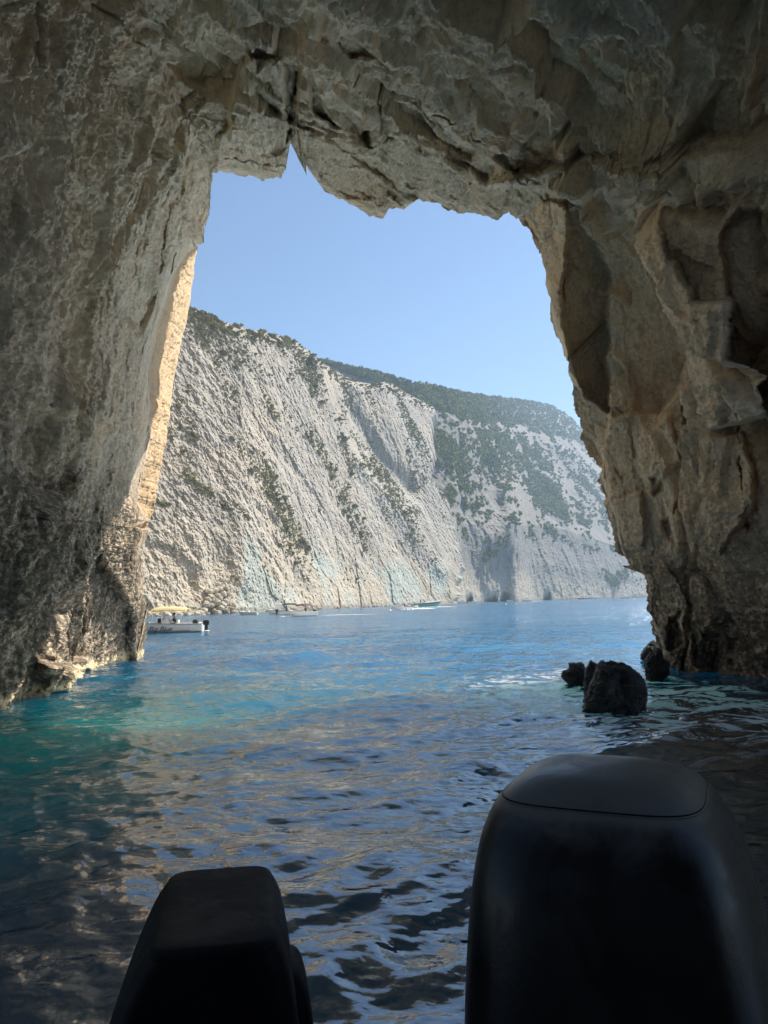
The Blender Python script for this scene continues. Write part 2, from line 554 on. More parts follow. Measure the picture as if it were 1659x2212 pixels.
# roof: bedding planes and blocks broken off along them
cB = np.array([[.88, .45, .15], [-.42, .86, -.3], [-.25, .2, .95]], np.float32)
rb = (Pn + warpA * .6) @ cB.T
f3, e3 = facets(rb * np.array([.20, .32, .62], np.float32), .55, 5)
f4, e4 = facets(rb * np.array([.7, 1.2, 1.1], np.float32), .6, 11)
f5, e5 = facets(rb * np.array([1.5, 2.6, 3.0], np.float32), .6, 21)
q = rb[..., 2] * 1.3 + rb[..., 1] * .5 + fbm(Pn * .3, 3) * .7
strata = (q - np.floor(q)); strata = (sstep(0, .85, strata) - sstep(.85, 1, strata)) * .16
roof = f3 * 1.2 + f4 * .32 + f5 * .11 + strata + ridged(rb * np.array([.6, 2.2, 2.0], np.float32), 3) * .06
fib = (Pn + warpA * .25) * np.array([1, 1, .38], np.float32)
fine = fbm(Pn * 1.9, 4, .6) * .07 + ridged(fib * 3.4, 3, .65) * .035 + ridged(fib * 9.5 + 7, 3, .7) * .03 + fbm(Pn * 11, 3, .7) * .026
side = left * leftw + right * (1 - leftw)
disp = big + side * (1 - rw) + roof * rw + fine * (1 - .35 * rw)
amp = 1 - .45 * (1 - rimw)
panel = wpan > 0
rim_f = np.where(panel, 0, 1 - rimw) * sstep(.004, .02, PHI - np.maximum(PHR, PHC))
disp = np.where(panel, (fine * .55 + big * .12 + fbm(Pn * .6, 4) * .12 + f2 * .10) * sstep(0, .12, wpan) * sstep(1.0, .85, wpan), disp * amp)
near = np.clip(R / 12, .35, 1)
P = P + dvec * ((disp - fine * rim_f) * near)[..., None] + Nrm * (fine * rim_f * 1.25 * near)[..., None] + DIR * OFF[..., None]

# outer cliff face round the mouth (row order: far outside -> rim -> inside)
rim = P[0]
axis_pt = C0 + a0 * 27
ov = rim - axis_pt; ov[:, 1] = 0
ov /= np.linalg.norm(ov, axis=1)[:, None]
rows = []
topw = np.clip(ov[:, 2], 0, 1)
for k, fwd in [(140, 60), (90, 44), (60, 34), (35, 22), (18, 11), (9, 5.5), (4, 2.5), (1.6, 1.0), (.5, .5)]:
    n_ = fbm(rim * .25 + k, 3)
    b = fwd * .35 * (1 - topw)
    rows.append(rim + ov * (k * (1 + .06 * n_))[:, None] + np.array([0, 1.0, 0]) * (b + n_ * .06 * k + .25)[:, None])
PO = np.stack(rows)
# unseen brow added over the left half of the mouth to shade the left wall
bw_ = sstep(5.0, 1.5, rim[:, 0]) * sstep(-5.6, -3.6, rim[:, 0]) * sstep(.55, .8, ov[:, 2])
hdir = DIR[0] / DIR[0][:, 1:2]
brow_rows = []
for f_, ri in [(SHADE_BROW, .05), (SHADE_BROW * .75, .045), (SHADE_BROW * .5, .045), (SHADE_BROW * .25, .06)]:
    brow_rows.append(rim + (hdir * f_ + np.array([0, 0, ri * f_ + .25])) * bw_[:, None] + ov * .45 + hdir * .25 + (fbm(rim * .3 + f_, 3) * .5 * bw_)[:, None] * hdir)
shift = (hdir * SHADE_BROW + np.array([0, 0, .05 * SHADE_BROW + .25])) * bw_[:, None]
PO = np.concatenate([PO + shift[None], np.stack(brow_rows)], 0)
PA = np.concatenate([PO, P], 0)
nrA = PA.shape[0]
Q = grid_quads(nrA, PA.shape[1], True)[:, ::-1]
NA_ = grid_normals(PA, True)
if (NA_[200, 300] * -(PA[200, 300] - C0)).sum() < 0:
    NA_ = -NA_
    Q = Q[:, ::-1]
flatN = NA_.reshape(-1, 3); flatP = PA.reshape(-1, 3)
ring = np.concatenate([np.zeros(PO.shape[0]), np.arange(P.shape[0])])
bR = np.interp(np.arange(P.shape[0]), [0, NA + 40, NA + 330], [64, 62, 47])
bR = np.concatenate([np.full(PO.shape[0], 64), bR])
thd = np.degrees(np.where(TH < -pi / 2, TH + 2 * pi, TH))
cls = np.where(thd[None, :] > 116, 0, np.where(thd[None, :] < bR[:, None], 2, 1))
cq = cls.ravel()[Q[:, 0]]
# unseen openings added beside the boat to let skylight fill the cave
azd = np.degrees(np.arctan2(DIR[..., 0], DIR[..., 1])); eld = np.degrees(np.arcsin(DIR[..., 2]))
hole = np.zeros(azd.shape, bool)
for a_, b_, h_ in FILL_OPENINGS:
    mid, half = (a_ + b_) / 2, (b_ - a_) / 2
    da = (azd - mid + 180) % 360 - 180
    hole |= (np.abs(da) < half) & (eld < h_ * np.sqrt(np.clip(1 - (da / half) ** 2, 0, 1)) ** .6) & (eld > -30)
hole = np.concatenate([np.zeros(PO.shape[:2], bool), hole], 0).ravel()
cq = np.where(hole[Q[:, 0]], 9, cq)

# ---- rock material: limestone, grey-green on the roof, browner walls, dark tide belt with a pale barnacle line
OUTER = np.concatenate([np.broadcast_to((PHC - PHR > 1e-5) * 1.0, PO.shape[:2]), sstep(0, .12, wpan)], 0)
PALE_ALL = np.concatenate([np.zeros(PO.shape[:2]), PALE], 0)
t = NT("cave_limestone")
ps = t.pos()
x, y, z = t.sep(ps)[:3]
n1 = t.noise(ps, .35, 6, .6)
n2 = t.noise(t.vmul(ps, (1, 1, .35)), 1.3, 7, .65)
n3 = t.noise(ps, 7.0, 6, .7)
base = t.ramp(n1, [(.28, (.30, .275, .225)), (.45, (.40, .375, .32)), (.6, (.43, .38, .30)), (.75, (.36, .27, .17))])
base = t.mix(t.step(n2, .52, .7), base, (.22, .195, .155))
base = t.mix(t.math('MULTIPLY', t.step(n2, .46, .32), .7), base, (.56, .54, .48))
high = t.step(t.math('ADD', z, t.math('MULTIPLY', n1, 5.0)), 10.5, 15.0)
base = t.mix(t.math('MULTIPLY', high, .7), base, t.ramp(n2, [(.3, (.30, .32, .28)), (.5, (.47, .48, .42)), (.7, (.36, .33, .27))]))
ochre = t.step(t.noise(t.vmul(ps, (.7, .7, .25)), .8, 5, .6), .56, .7)
base = t.mix(t.math('MULTIPLY', ochre, .38), base, (.40, .29, .18))
belt = t.step(t.math('ADD', t.math('ADD', z, t.math('MULTIPLY', t.step(x, 3., -3.), -2.6)), t.math('MULTIPLY', t.noise(ps, .5, 5, .65), 6.0)), 8.6, 3.6)
base = t.mix(t.math('MULTIPLY', belt, .9), base, t.ramp(t.math('ADD', t.math('MULTIPLY', n3, .6), t.math('MULTIPLY', n2, .4)), [(.40, (.03, .028, .025)), (.50, (.09, .083, .07)), (.58, (.34, .31, .26))]))
barn = t.math('MULTIPLY', t.step(t.math('ADD', z, t.math('MULTIPLY', t.noise(ps, 1.2, 4, .6), .7)), .75, .5), t.step(n3, .36, .5))
barn = t.math('MULTIPLY', barn, t.math('ADD', .15, t.math('MULTIPLY', t.step(x, 3., -3.), .85)))
base = t.mix(barn, base, (.46, .42, .30))
speck = t.ramp(n3, [(.3, .72), (.5, 1.0), (.7, 1.15)])
pale = t.n('ShaderNodeAttribute', attribute_name='pale_rock').outputs['Fac']
base = t.mix(t.math('MULTIPLY', pale, .75), base, t.ramp(n2, [(.3, (.44, .40, .32)), (.5, (.54, .50, .41)), (.7, (.46, .41, .32))]))
base = t.mix(1.0, base, speck, 'MULTIPLY')
h = t.math('ADD', t.noise(t.vmul(ps, (1, 1, .5)), 4.5, 9, .74, .5), t.math('MULTIPLY', t.noise(ps, 22.0, 4, .7), .25))
bm_ = t.bump(h, .15, 1.0)
tan = t.n('ShaderNodeAttribute', attribute_name='outer_face').outputs['Fac']
base = t.mix(t.math('MULTIPLY', tan, .85), base, t.ramp(n2, [(.3, (.24, .185, .12)), (.5, (.31, .25, .165)), (.7, (.21, .155, .095))]))
base = t.mix(1.0, base, (2.22, 1.92, 1.66), "MULTIPLY")
t.bsdf(base, .92, bm_, spec=.25)
M_CAVE = t.m

names = [("cave_wall", "brown limestone cave wall left of the mouth with pale drapery and a sunlit outer edge"),
         ("cave_ceiling", "grey green limestone roof of the sea cave with hanging broken blocks"),
         ("cave_wall", "brown limestone cave wall right of the mouth with dark hollows and a pale leaning pillar")]
for k in range(3):
    q_ = Q[cq == k]
    used = np.unique(q_)
    remap = np.zeros(len(flatP), np.int32); remap[used] = np.arange(len(used))
    me = np_mesh(names[k][0], flatP[used], remap[q_], M_CAVE, flatN[used])
    at_ = me.attributes.new('outer_face', 'FLOAT', 'POINT')
    at_.data.foreach_set('value', OUTER.ravel()[used].astype(np.float32))
    pa_ = me.attributes.new('pale_rock', 'FLOAT', 'POINT')
    pa_.data.foreach_set('value', PALE_ALL.ravel()[used].astype(np.float32))
    link(names[k][0], me, label=names[k][1], kind='structure')
# ------------------------------------------------------------------ water
def wave_height(X, Y):
    """sea surface: long low swell and short chop, calmer with distance from the stern"""
    r = np.random.default_rng(11)
    wx = X + .35 * perlin(np.stack([X * .35, Y * .35, 0 * X], -1)); wy = Y + .35 * perlin(np.stack([X * .35, Y * .35, 0 * X + 7], -1))
    h = 0 * X
    for k in range(54):
        lam = .26 * (1.077 ** k)
        a = r.normal(0, .75) - pi / 2 + .25
        kx, ky = 2 * pi / lam * cos(a), 2 * pi / lam * sin(a)
        A = .0045 * lam ** .66 * (.6 + .8 * r.random())
        ph = r.random() * 6.28
        s_ = np.sin(kx * wx + ky * wy + ph)
        h = h + A * (s_ - .25 * np.cos(2 * (kx * wx + ky * wy + ph)))
    return h * WAVE


rad = [.4]
while rad[-1] < 3: rad.append(rad[-1] * 1.03)
while rad[-1] < 75: rad.append(rad[-1] * 1.0052)
while rad[-1] < 9000: rad.append(rad[-1] * 1.06)
rad = np.array(rad)
ang = np.concatenate([np.linspace(-.62, .62, 560, endpoint=False), np.linspace(.62, 2 * pi - .62, 120, endpoint=False)])
RR, AA = np.meshgrid(rad, ang, indexing='ij')
X, Y = RR * np.sin(AA), RR * np.cos(AA)
Z = wave_height(X, Y) * (1 - sstep(35, 75, RR)) * sstep(.4, 2, RR)
# rougher, confused water round the rocks by the right wall
rk = np.exp(-(((X - 5.2) / 3.2) ** 2 + ((Y - 15.5) / 5.0) ** 2))
Z = Z + rk * (ridged(np.stack([X * 1.1, Y * 1.5, 0 * X], -1), 3) * .035)
PW = np.stack([X, Y, Z], -1)
Qw = grid_quads(len(rad), len(ang), True)
t = NT("sea_water")
ps = t.pos(); x, y, z = t.sep(ps)[:3]
shal = t.step(t.noise(t.vmul(ps, (1, 1, 0)), .16, 3, .5), .35, .65)
out = t.step(t.math('ADD', y, t.math('MULTIPLY', t.noise(t.vmul(ps, (1, 1, 0)), .12, 3, .5), 12.0)), 16., 36.)
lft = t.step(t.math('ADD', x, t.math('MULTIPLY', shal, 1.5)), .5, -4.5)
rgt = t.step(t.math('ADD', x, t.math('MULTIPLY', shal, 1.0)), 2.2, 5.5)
lit_teal = t.math('MULTIPLY', lft, t.math('MULTIPLY', t.step(t.math('ADD', y, t.math('MULTIPLY', shal, 2.5)), 6.0, 10.5), t.step(t.math('ADD', y, t.math('MULTIPLY', shal, 3.0)), 20.0, 13.0)))  # brighter teal painted on the shaded left water to look sunlit from below
near_ = t.mix(t.step(y, 5., 13.), (.001, .060, .10), (.002, .12, .17))  # darkened towards the boat to paint the light fading in the water
near_ = t.mix(t.math('MULTIPLY', lft, t.step(y, 8., 15.)), near_, (.002, .105, .11))  # left water kept darker further out, where real sun falls
near_ = t.mix(lit_teal, near_, t.mix(shal, (.003, .24, .23), (.006, .34, .32)))
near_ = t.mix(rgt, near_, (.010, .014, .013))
blue = t.mix(shal, (.002, .085, .19), (.004, .135, .27))
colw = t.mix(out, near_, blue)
# foam round the rocks and thin streaks drifting off them
fx = t.math('DIVIDE', t.math('SUBTRACT', x, 5.0), 4.2); fy = t.math('DIVIDE', t.math('SUBTRACT', y, 17.0), 6.5)
fr = t.math('SQRT', t.math('ADD', t.math('MULTIPLY', fx, fx), t.math('MULTIPLY', fy, fy)))
fn = t.noise(t.vmul(ps, (1.0, 1.6, 0)), 1.1, 8, .72, 1.2)
fm = t.math('MULTIPLY', t.step(t.math('SUBTRACT', fn, t.math('MULTIPLY', fr, .10)), .41, .50), t.step(fr, 1.25, .6))
colw = t.mix(t.math('MULTIPLY', fm, .85), colw, (.55, .60, .60))
dist0 = t.math('SQRT', t.math('ADD', t.math('MULTIPLY', x, x), t.math('MULTIPLY', y, y)))
rgh = t.math('ADD', t.math('ADD', .018, t.math('MULTIPLY', t.step(dist0, 15., 90.), .16)), t.math('MULTIPLY', fm, .5))
flat = t.vmul(ps, (1, 1, 0))
b1 = t.noise(t.vmul(ps, (.75, 1.0, 0)), 1.6, 3, .5)
b2 = t.noise(t.vmul(ps, (.8, 1.0, 0)), .42, 3, .5)
b3 = t.noise(flat, 9.0, 2, .5)
dist = t.math('SQRT', t.math('ADD', t.math('MULTIPLY', x, x), t.math('MULTIPLY', y, y)))
far = t.step(dist, 25., 75.)
h = t.math('ADD', t.math('MULTIPLY', b1, t.math('ADD', .10, t.math('MULTIPLY', far, .26))), t.math('MULTIPLY', b2, t.math('MULTIPLY', far, .55)))
h = t.math('ADD', h, t.math('MULTIPLY', b3, .008))
bw = t.bump(h, 1.0, 1.0)
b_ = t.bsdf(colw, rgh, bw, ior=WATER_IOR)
if SSS:
    b_.inputs['Subsurface Weight'].default_value = 1.0
    b_.inputs['Subsurface Radius'].default_value = (.5, 1.0, 1.0)
    b_.inputs['Subsurface Scale'].default_value = SSS
M_WATER = t.m
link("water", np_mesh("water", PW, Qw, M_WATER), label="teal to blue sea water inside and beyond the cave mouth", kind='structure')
# close the middle under the boat is not needed: the ring starts right below the stern
# ------------------------------------------------------------------ cliffs across the bay
def curve(pts, axis=0):
    p = np.array(pts, float) ; return p[:, 0] * K, p[:, 1]


SKY_A = D([(60, 380), (200, 480), (300, 585), (380, 645), (415, 668), (450, 682), (490, 697), (525, 708), (560, 716), (600, 724), (640, 736), (662, 755), (680, 770), (700, 786), (720, 797), (745, 812), (770, 824),
           (800, 829), (830, 825), (850, 830), (880, 850), (910, 866), (938, 880), (1000, 930)])
SKY_B = D([(560, 740), (640, 762), (700, 780), (730, 787), (770, 797), (810, 802), (850, 818), (900, 832), (960, 842), (1020, 853), (1100, 862), (1150, 868), (1195, 878), (1225, 896), (1250, 920), (1290, 955), (1350, 1010),
           (1420, 1075), (1520, 1150), (1700, 1240), (1900, 1290)])
DA_x, DA = np.array([60, 200, 300, 430, 520, 600, 700, 860, 980, 1100]) * K, np.array([112, 122, 131, 143, 155, 172, 200, 262, 312, 350])
DB_x, DB = np.array([560, 900, 980, 1060, 1150, 1250, 1330, 1400, 1500, 1700, 1900]) * K, np.array([360, 335, 345, 405, 480, 550, 620, 690, 760, 900, 1000])
EDGE = np.array([(938, 880), (929, 939), (938, 978), (930, 1010), (932, 1032), (968, 1070), (980, 1125), (997, 1201), (988, 1252), (985, 1307)], float)

STR = np.array([270, 510, 0.]) / 577
UPV = np.array([0, 0, 1.])


def shore_y(x, Dx, Dv):
    ys = np.empty_like(x)
    d = np.interp(x, Dx, Dv)
    r = ray(x, np.full_like(x, 600.0))
    # z = CAM_H + Y*(dz/dy) = -0.6 -> solve by a few Newton steps
    y = np.full_like(x, 600.0)
    for _ in range(25):
        z = at(x, y, d)[:, 2]
        y = y + (z + .6) * F / d
    return y


def massif(xs_left, right_fn, SKY, Dx, Dv, nu, nt, setback, pw):
    tv = np.linspace(0, 1, nt)[:, None] ** .92
    u = np.linspace(0, 1, nu)[None, :]
    xr = right_fn(tv)
    X = xs_left + (xr - xs_left) * u
    ysh = np.interp(X[0] * 0 + X, *(lambda xx: (xx, shore_y(xx, Dx, Dv)))(np.linspace(0, 1000, 300)))
    ysk = np.interp(X, SKY[:, 0], SKY[:, 1])
    Yp = ysh + (ysk - ysh) * tv
    dep = np.interp(X, Dx, Dv)
    return X, Yp, dep, np.broadcast_to(tv, X.shape)


# ---- near massif (pale, streaked, scrubby)
def right_A(t_):
    e = EDGE[::-1]
    tt = (1307 - e[:, 1]) / (1307 - 880)
    j = fbm(np.stack([t_ * 22, t_ * 0, t_ * 0 + 3.3], -1), 4)[..., 0:1] if False else fbm(np.stack([t_[:, 0] * 22, t_[:, 0] * 0, t_[:, 0] * 0 + 3.3], -1), 4)[:, None]
    return np.interp(t_, tt, e[:, 0]) * K + j * 3.0


XA, YA, depA, tA = massif(60 * K, right_A, SKY_A, DA_x, DA, 860, 560, .3, 1.2)
PXA, PYA = XA / K, YA / K
dA = depA * (1 + .30 * tA ** 1.15)


def gauss_line(PX, PY, pts, wd):
    return np.exp(-(line_d(PX, PY, pts) / wd) ** 2)


# gully between the two buttresses and the ribs that run down to the right
dA = dA + 12 * gauss_line(PXA, PYA, [(722, 800), (745, 880), (795, 965), (835, 1015), (880, 1060)], 26)
dA = dA - 6 * gauss_line(PXA, PYA, [(690, 780), (715, 860), (770, 980), (850, 1080), (960, 1230)], 22)
dA = dA - 3 * gauss_line(PXA, PYA, [(820, 830), (850, 900), (900, 950)], 30)
dA = dA + 2 * gauss_line(PXA, PYA, [(850, 1060), (900, 1120), (940, 1200)], 14)
dA = dA + 1.2 * gauss_line(PXA, PYA, [(560, 1100), (640, 1180), (700, 1230)], 12)
dA = dA + 1.2 * gauss_line(PXA, PYA, [(630, 1000), (700, 1120), (760, 1180)], 12)
for cx_, cy_, r_ in [(410, 1262, 22), (645, 1270, 24), (700, 1180, 34), (520, 1290, 22), (962, 1295, 10), (740, 1240, 26), (470, 1230, 30)]:
    dA = dA + 2.5 * np.exp(-((PXA - cx_) ** 2 + (PYA - cy_) ** 2 * .45) / r_ ** 2)
dA = dA + 5 * sstep(.97, 1.0, tA)
BA = at(XA, YA, dA)


def along(P, al):
    Tt = STR * cos(al) - UPV * sin(al); Nn = STR * sin(al) + UPV * cos(al)
    return P @ Tt, P @ Nn, P @ np.cross(STR, UPV)


def cliff_noise(P, al, k):
    a_, b_, c_ = along(P, al)
    b_ = b_ + 2.5 * fbm(P * .03, 3)
    b_ = b_ + 6 * fbm(P * .012 + 5, 3); a_ = a_ + 8 * fbm(P * .02 + 50, 2)
    qs = np.stack([a_ * .3, b_, c_ * .5], -1) * k
    m_ = .55 + .9 * np.clip(fbm(P * .018 * k + 90, 3) + .3, 0, 1)
    h = fbm(qs * .035, 3) * .8 + ridged(qs * .10, 4) * .16 * m_
    s1_, e_ = facets(qs * np.array([.10, .075, .09], np.float32), .6, 13)
    s2_, e_ = facets(qs * np.array([.34, .24, .3], np.float32), .65, 17)
    h = h + s1_ * 1.3 + s2_ * .75
    f_, e_ = facets((P + 3 * np.stack([fbm(P * .06, 2), fbm(P * .06 + 9, 2), fbm(P * .06 + 19, 2)], -1)) * (np.array([.10, .10, .075], np.float32) * k), .7)
    g_, e_ = facets((P + 1.0 * np.stack([fbm(P * .2, 2), fbm(P * .2 + 9, 2), fbm(P * .2 + 19, 2)], -1)) * (np.array([.32, .32, .22], np.float32) * k), .7, 7)
    h = h + f_ * .7 + g_ * .6 + ridged(qs * .42 + 3, 4) * .27 * m_ + fbm(P * .4 * k, 6, .76) * .55
    return h


SDIR = (BA - C0) / np.linalg.norm(BA - C0, axis=-1, keepdims=True)
hA = cliff_noise(BA.astype(np.float32), radians(52), 1.0)
low = 1 - sstep(.05, .28, tA)
d1, d2, idv = cells(BA * np.array([.06, .06, .05]))
hA = hA * (1 - .45 * low) + low * (idv - .5) * 2.2
hA = hA * (.35 + .65 * sstep(0, .03, tA)) * (1 - .7 * sstep(.97, 1, tA))
# back: fold away behind the ridge, on the right and at the top
hA = hA * .62 + fbm(BA * .7, 5, .75) * .34 * sstep(0, .03, tA)
FA = BA - SDIR * hA[..., None]


def close(Pg, right=True, cols=10):
    top = [Pg[-1] + (Pg[-1] - C0) * np.array([1, 1, 0]) * (.06 * k) - np.array([0, 0, 1]) * (2.0 * k ** 1.3) for k in range(1, 7)]
    G = np.concatenate([Pg, np.stack(top)], 0)
    side = [G[:, -1] + (G[:, -1] - C0) * np.array([1, 1, 0]) * (.035 * k) + STR * 1.2 * k for k in range(1, cols)]
    return np.concatenate([G, np.stack(side, 1)], 1)


GA = close(FA)
QA = grid_quads(*GA.shape[:2])

# ---- far massif (hazy, wooded)
XB, YB, depB, tB = massif(560 * K, lambda t_: np.full_like(t_, 1900 * K), SKY_B, DB_x, DB, 620, 420, .5, 1.0)
PXB, PYB = XB / K, YB / K
prof = np.interp(tB, [0, .18, .38, .55, .8, 1], [0, .015, .06, .20, .42, .72])
dB = depB * (1 + prof * (.38 + .62 * sstep(900, 1180, PXB)))
dB = dB - 22 * gauss_line(PXB, PYB, [(1010, 900), (1090, 1010), (1120, 1090), (1090, 1160)], 40)
dB = dB - 18 * gauss_line(PXB, PYB, [(1130, 920), (1190, 1010), (1225, 1100)], 28)
dB = dB + 18 * gauss_line(PXB, PYB, [(1170, 960), (1225, 1040), (1245, 1130)], 16)
dB = dB - 20 * gauss_line(PXB, PYB, [(1095, 1060), (1110, 1110), (1120, 1300)], 22)
dB = dB + 10 * gauss_line(PXB, PYB, [(1000, 1100), (1010, 1200), (1040, 1300)], 22)
BB = at(XB, YB, dB)
SDB = (BB - C0) / np.linalg.norm(BB - C0, axis=-1, keepdims=True)
hB = cliff_noise((BB * .55).astype(np.float32), radians(80), 1.0) * 1.35
hB = hB * (.3 + .7 * sstep(0, .04, tB)) * (1 - .6 * sstep(.95, 1, tB)) * (1 - .5 * sstep(.7, 1, tB))
# sea caves along the foot of the far cliff
for cx_, r_ in [(978, 6), (1012, 7), (1060, 12), (1090, 9), (950, 5), (1180, 8)]:
    hB = hB - 16 * np.exp(-((PXB - cx_) / r_) ** 4 - (tB / .035) ** 2)
FB = BB - SDB * hB[..., None]
GB = close(FB)
QB = grid_quads(*GB.shape[:2])


def cliff_mat(name, warm, grey, al, sc, teal=True):
    t = NT(name)
    ps = t.pos(); x, y, z = t.sep(ps)[:3]
    Tt = STR * cos(al) - UPV * sin(al); Nn = STR * sin(al) + UPV * cos(al)
    def dot(v):
        nd = t.n('ShaderNodeVectorMath', operation='DOT_PRODUCT'); t.l(ps, nd.inputs[0]); nd.inputs[1].default_value = tuple(v); return nd.outputs['Value']
    cb = t.n('ShaderNodeCombineXYZ')
    t.l(t.math('MULTIPLY', dot(Tt), .2), cb.inputs[0]); t.l(dot(Nn), cb.inputs[1]); t.l(t.math('MULTIPLY', dot(np.cross(STR, UPV)), .4), cb.inputs[2])
    sv = cb.outputs[0]
    s1 = t.noise(sv, .10 * sc, 6, .62); s2 = t.noise(sv, .45 * sc, 6, .65); g1 = t.noise(ps, .035 * sc, 5, .6); g2 = t.noise(ps, .5 * sc, 6, .7)
    c = t.ramp(s1, [(.3, tuple(np.array(grey) * .70)), (.5, grey), (.66, tuple(np.minimum(np.array(grey) * 1.16, .8)))])
    c = t.mix(t.math('MULTIPLY', t.step(g1, .45, .62), .6), c, warm)
    g3 = t.noise(ps, .11 * sc, 5, .62, .6)
    c = t.mix(t.math('MULTIPLY', t.step(g3, .53, .68), .5), c, tuple(np.array(grey) * .62))
    lowz = t.step(t.math('ADD', z, t.math('MULTIPLY', g1, 34.0)), 40., 20.)
    c = t.mix(t.math('MULTIPLY', lowz, .75), c, t.ramp(s2, [(.3, (.44, .36, .25)), (.5, (.55, .48, .37)), (.7, (.60, .55, .46))]))
    if teal:
        tp = t.math('MULTIPLY', t.step(t.math('ADD', z, t.math('MULTIPLY', s1, 10.0)), 26., 16.), t.step(t.noise(ps, .06, 3, .4), .52, .58))
        c = t.mix(t.math('MULTIPLY', tp, .7), c, (.42, .48, .44))
    c = t.mix(t.math('MULTIPLY', t.step(g2, .56, .66), .45), c, (.20, .19, .155))
    c = t.mix(t.math('MULTIPLY', t.step(s2, .53, .66), .5), c, (.27, .25, .22))
    wet = t.step(t.math('ADD', z, t.math('MULTIPLY', g2, 2.0)), 2.6, 1.2)
    c = t.mix(t.math('MULTIPLY', wet, .6), c, (.17, .15, .12))
    h = t.math('ADD', t.math('MULTIPLY', g2, 1.0), t.math('MULTIPLY', s2, 1.0))
    t.bsdf(c, .95, t.bump(h, 1.0 / sc, .8), spec=.15)
    return t.m


M_CA = cliff_mat("pale_cliff_rock", (.52, .44, .34), (.42, .385, .33), radians(52), 1.0)
M_CB = cliff_mat("grey_cliff_rock", (.29, .26, .22), (.265, .25, .225), radians(80), .5, False)
link("cliff", np_mesh("cliff", GA, QA, M_CA), label="pale streaked limestone cliff face dropping to the blue bay, dotted with scrub", kind='structure')
link("cliff", np_mesh("cliff", GB, QB, M_CB), label="hazy grey cliff with wooded slopes beyond the pale one", kind='structure')
# ------------------------------------------------------------------ vegetation
def foliage_mat(name, dark, light, k=1.0):
    t = NT(name)
    ps = t.pos()
    oi = t.n('ShaderNodeObjectInfo').outputs['Random']
    n1 = t.noise(ps, .16 * k, 3, .5); n2 = t.noise(ps, 2.2 * k, 3, .6)
    f = t.math('ADD', t.math('MULTIPLY', n1, .55), t.math('ADD', t.math('MULTIPLY', n2, .3), t.math('MULTIPLY', oi, .15)))
    t.bsdf(t.ramp(f, [(.34, dark), (.62, light)]), .85, spec=.2)
    return t.m


M_BUSH = foliage_mat("scrub_leaves", (.11, .112, .055), (.30, .275, .14))
M_PINE = foliage_mat("pine_leaves", (.065, .09, .034), (.22, .235, .085), .4)


def ico(sub):
    bm = bmesh.new(); bmesh.ops.create_icosphere(bm, subdivisions=sub, radius=1)
    v = np.array([x.co[:] for x in bm.verts]); f = np.array([[x.index for x in q.verts] for q in bm.faces])
    bm.free(); return v, f


IV1, IF1 = ico(1); IV2, IF2 = ico(2); IV3, IF3 = ico(3)


def leaf_clump(seed, n, core, flat=.75, size=.26):
    """uneven crown: several small lobes plus loose sprays of leaf-sized faces. Unit radius, stands on z=0. Triangles."""
    r = np.random.default_rng(seed)
    V, Fc = [], []
    nl = 5
    lobes = np.concatenate([[[0, 0, .35, .62]], np.stack([r.uniform(-.6, .6, nl), r.uniform(-.6, .6, nl), r.uniform(.15, .7, nl), r.uniform(.28, .46, nl)], 1)])
    off = 0
    if core:
        for l in lobes:
            v = IV1 * l[3] * (1 + .25 * fbm(IV1 * 2.2 + seed + l[3] * 9, 2))[:, None] * .86 + l[:3]
            V.append(v); Fc.append(IF1 + off); off += len(v)
    for _ in range(n):
        l = lobes[r.integers(len(lobes))]
        d = r.normal(size=3); d /= np.linalg.norm(d); d[2] = abs(d[2]) * .9 + d[2] * .1
        c = l[:3] + d * l[3] * r.uniform(.8, 1.16)
        a = r.normal(size=3); a /= np.linalg.norm(a); b = np.cross(a, d + .4 * r.normal(size=3)); b /= np.linalg.norm(b) + 1e-6
        s = size * r.uniform(.55, 1.2)
        V.append(np.stack([c + a * s * .7, c - a * s * .6 + b * s * .5, c - a * s * .2 - b * s * .7])); Fc.append(np.array([[0, 1, 2]]) + off); off += 3
    V = np.concatenate(V); V[:, 2] *= flat
    return V, np.concatenate(Fc)


def dens_pts(dens, grid, n, r):
    p = dens.ravel() / dens.sum()
    k = r.choice(p.size, n, p=p, replace=False)
    return grid.reshape(-1, 3)[k], k


r_ = np.random.default_rng(21)
a_, b_, c_ = along(FA, radians(50))
sn = fbm(np.stack([a_ * .012, b_ * .055, c_ * .02], -1) + 4, 4) + .5 * fbm(FA * .05, 3)
densA = np.clip(sn - .18, 0, 1) * (.35 + sstep(.18, .4, tA)) * sstep(.10, .2, tA) * 1.2
densA += .9 * gauss_line(PXA, PYA, [(722, 800), (745, 880), (795, 965), (835, 1015)], 24) * np.clip(sn + .45, 0, 1)
for pts, wd, k in [([(380, 845), (410, 930)], 22, .7), ([(400, 1030), (470, 1085), (540, 1110)], 10, 1.0), ([(560, 1130), (615, 1190)], 12, .8), ([(640, 985), (690, 1060)], 12, .5),
                   ([(850, 1065), (900, 1115)], 20, 1.2), ([(890, 1160), (930, 1215)], 18, 1.2), ([(430, 700), (560, 780), (640, 800)], 24, .6), ([(650, 770), (690, 820)], 22, .8),
                   ([(570, 870), (690, 960)], 9, .6), ([(800, 1010), (860, 1060)], 14, .8), ([(700, 1090), (740, 1110)], 12, .5), ([(480, 1090), (500, 1140)], 14, .7), ([(515, 1240), (530, 1245)], 8, 1.2)]:
    densA += k * gauss_line(PXA, PYA, pts, wd) * np.clip(sn + .5, 0, 1)
densA += .35 * sstep(.94, .99, tA)
densA *= (PXA > 300)
rimA = (tA > .968) * (PXA > 395) * (PXA < 935) * (1.0 - .5 * (PXA > 720)) * np.clip(fbm(FA * .09, 3) + .55, 0, 1)

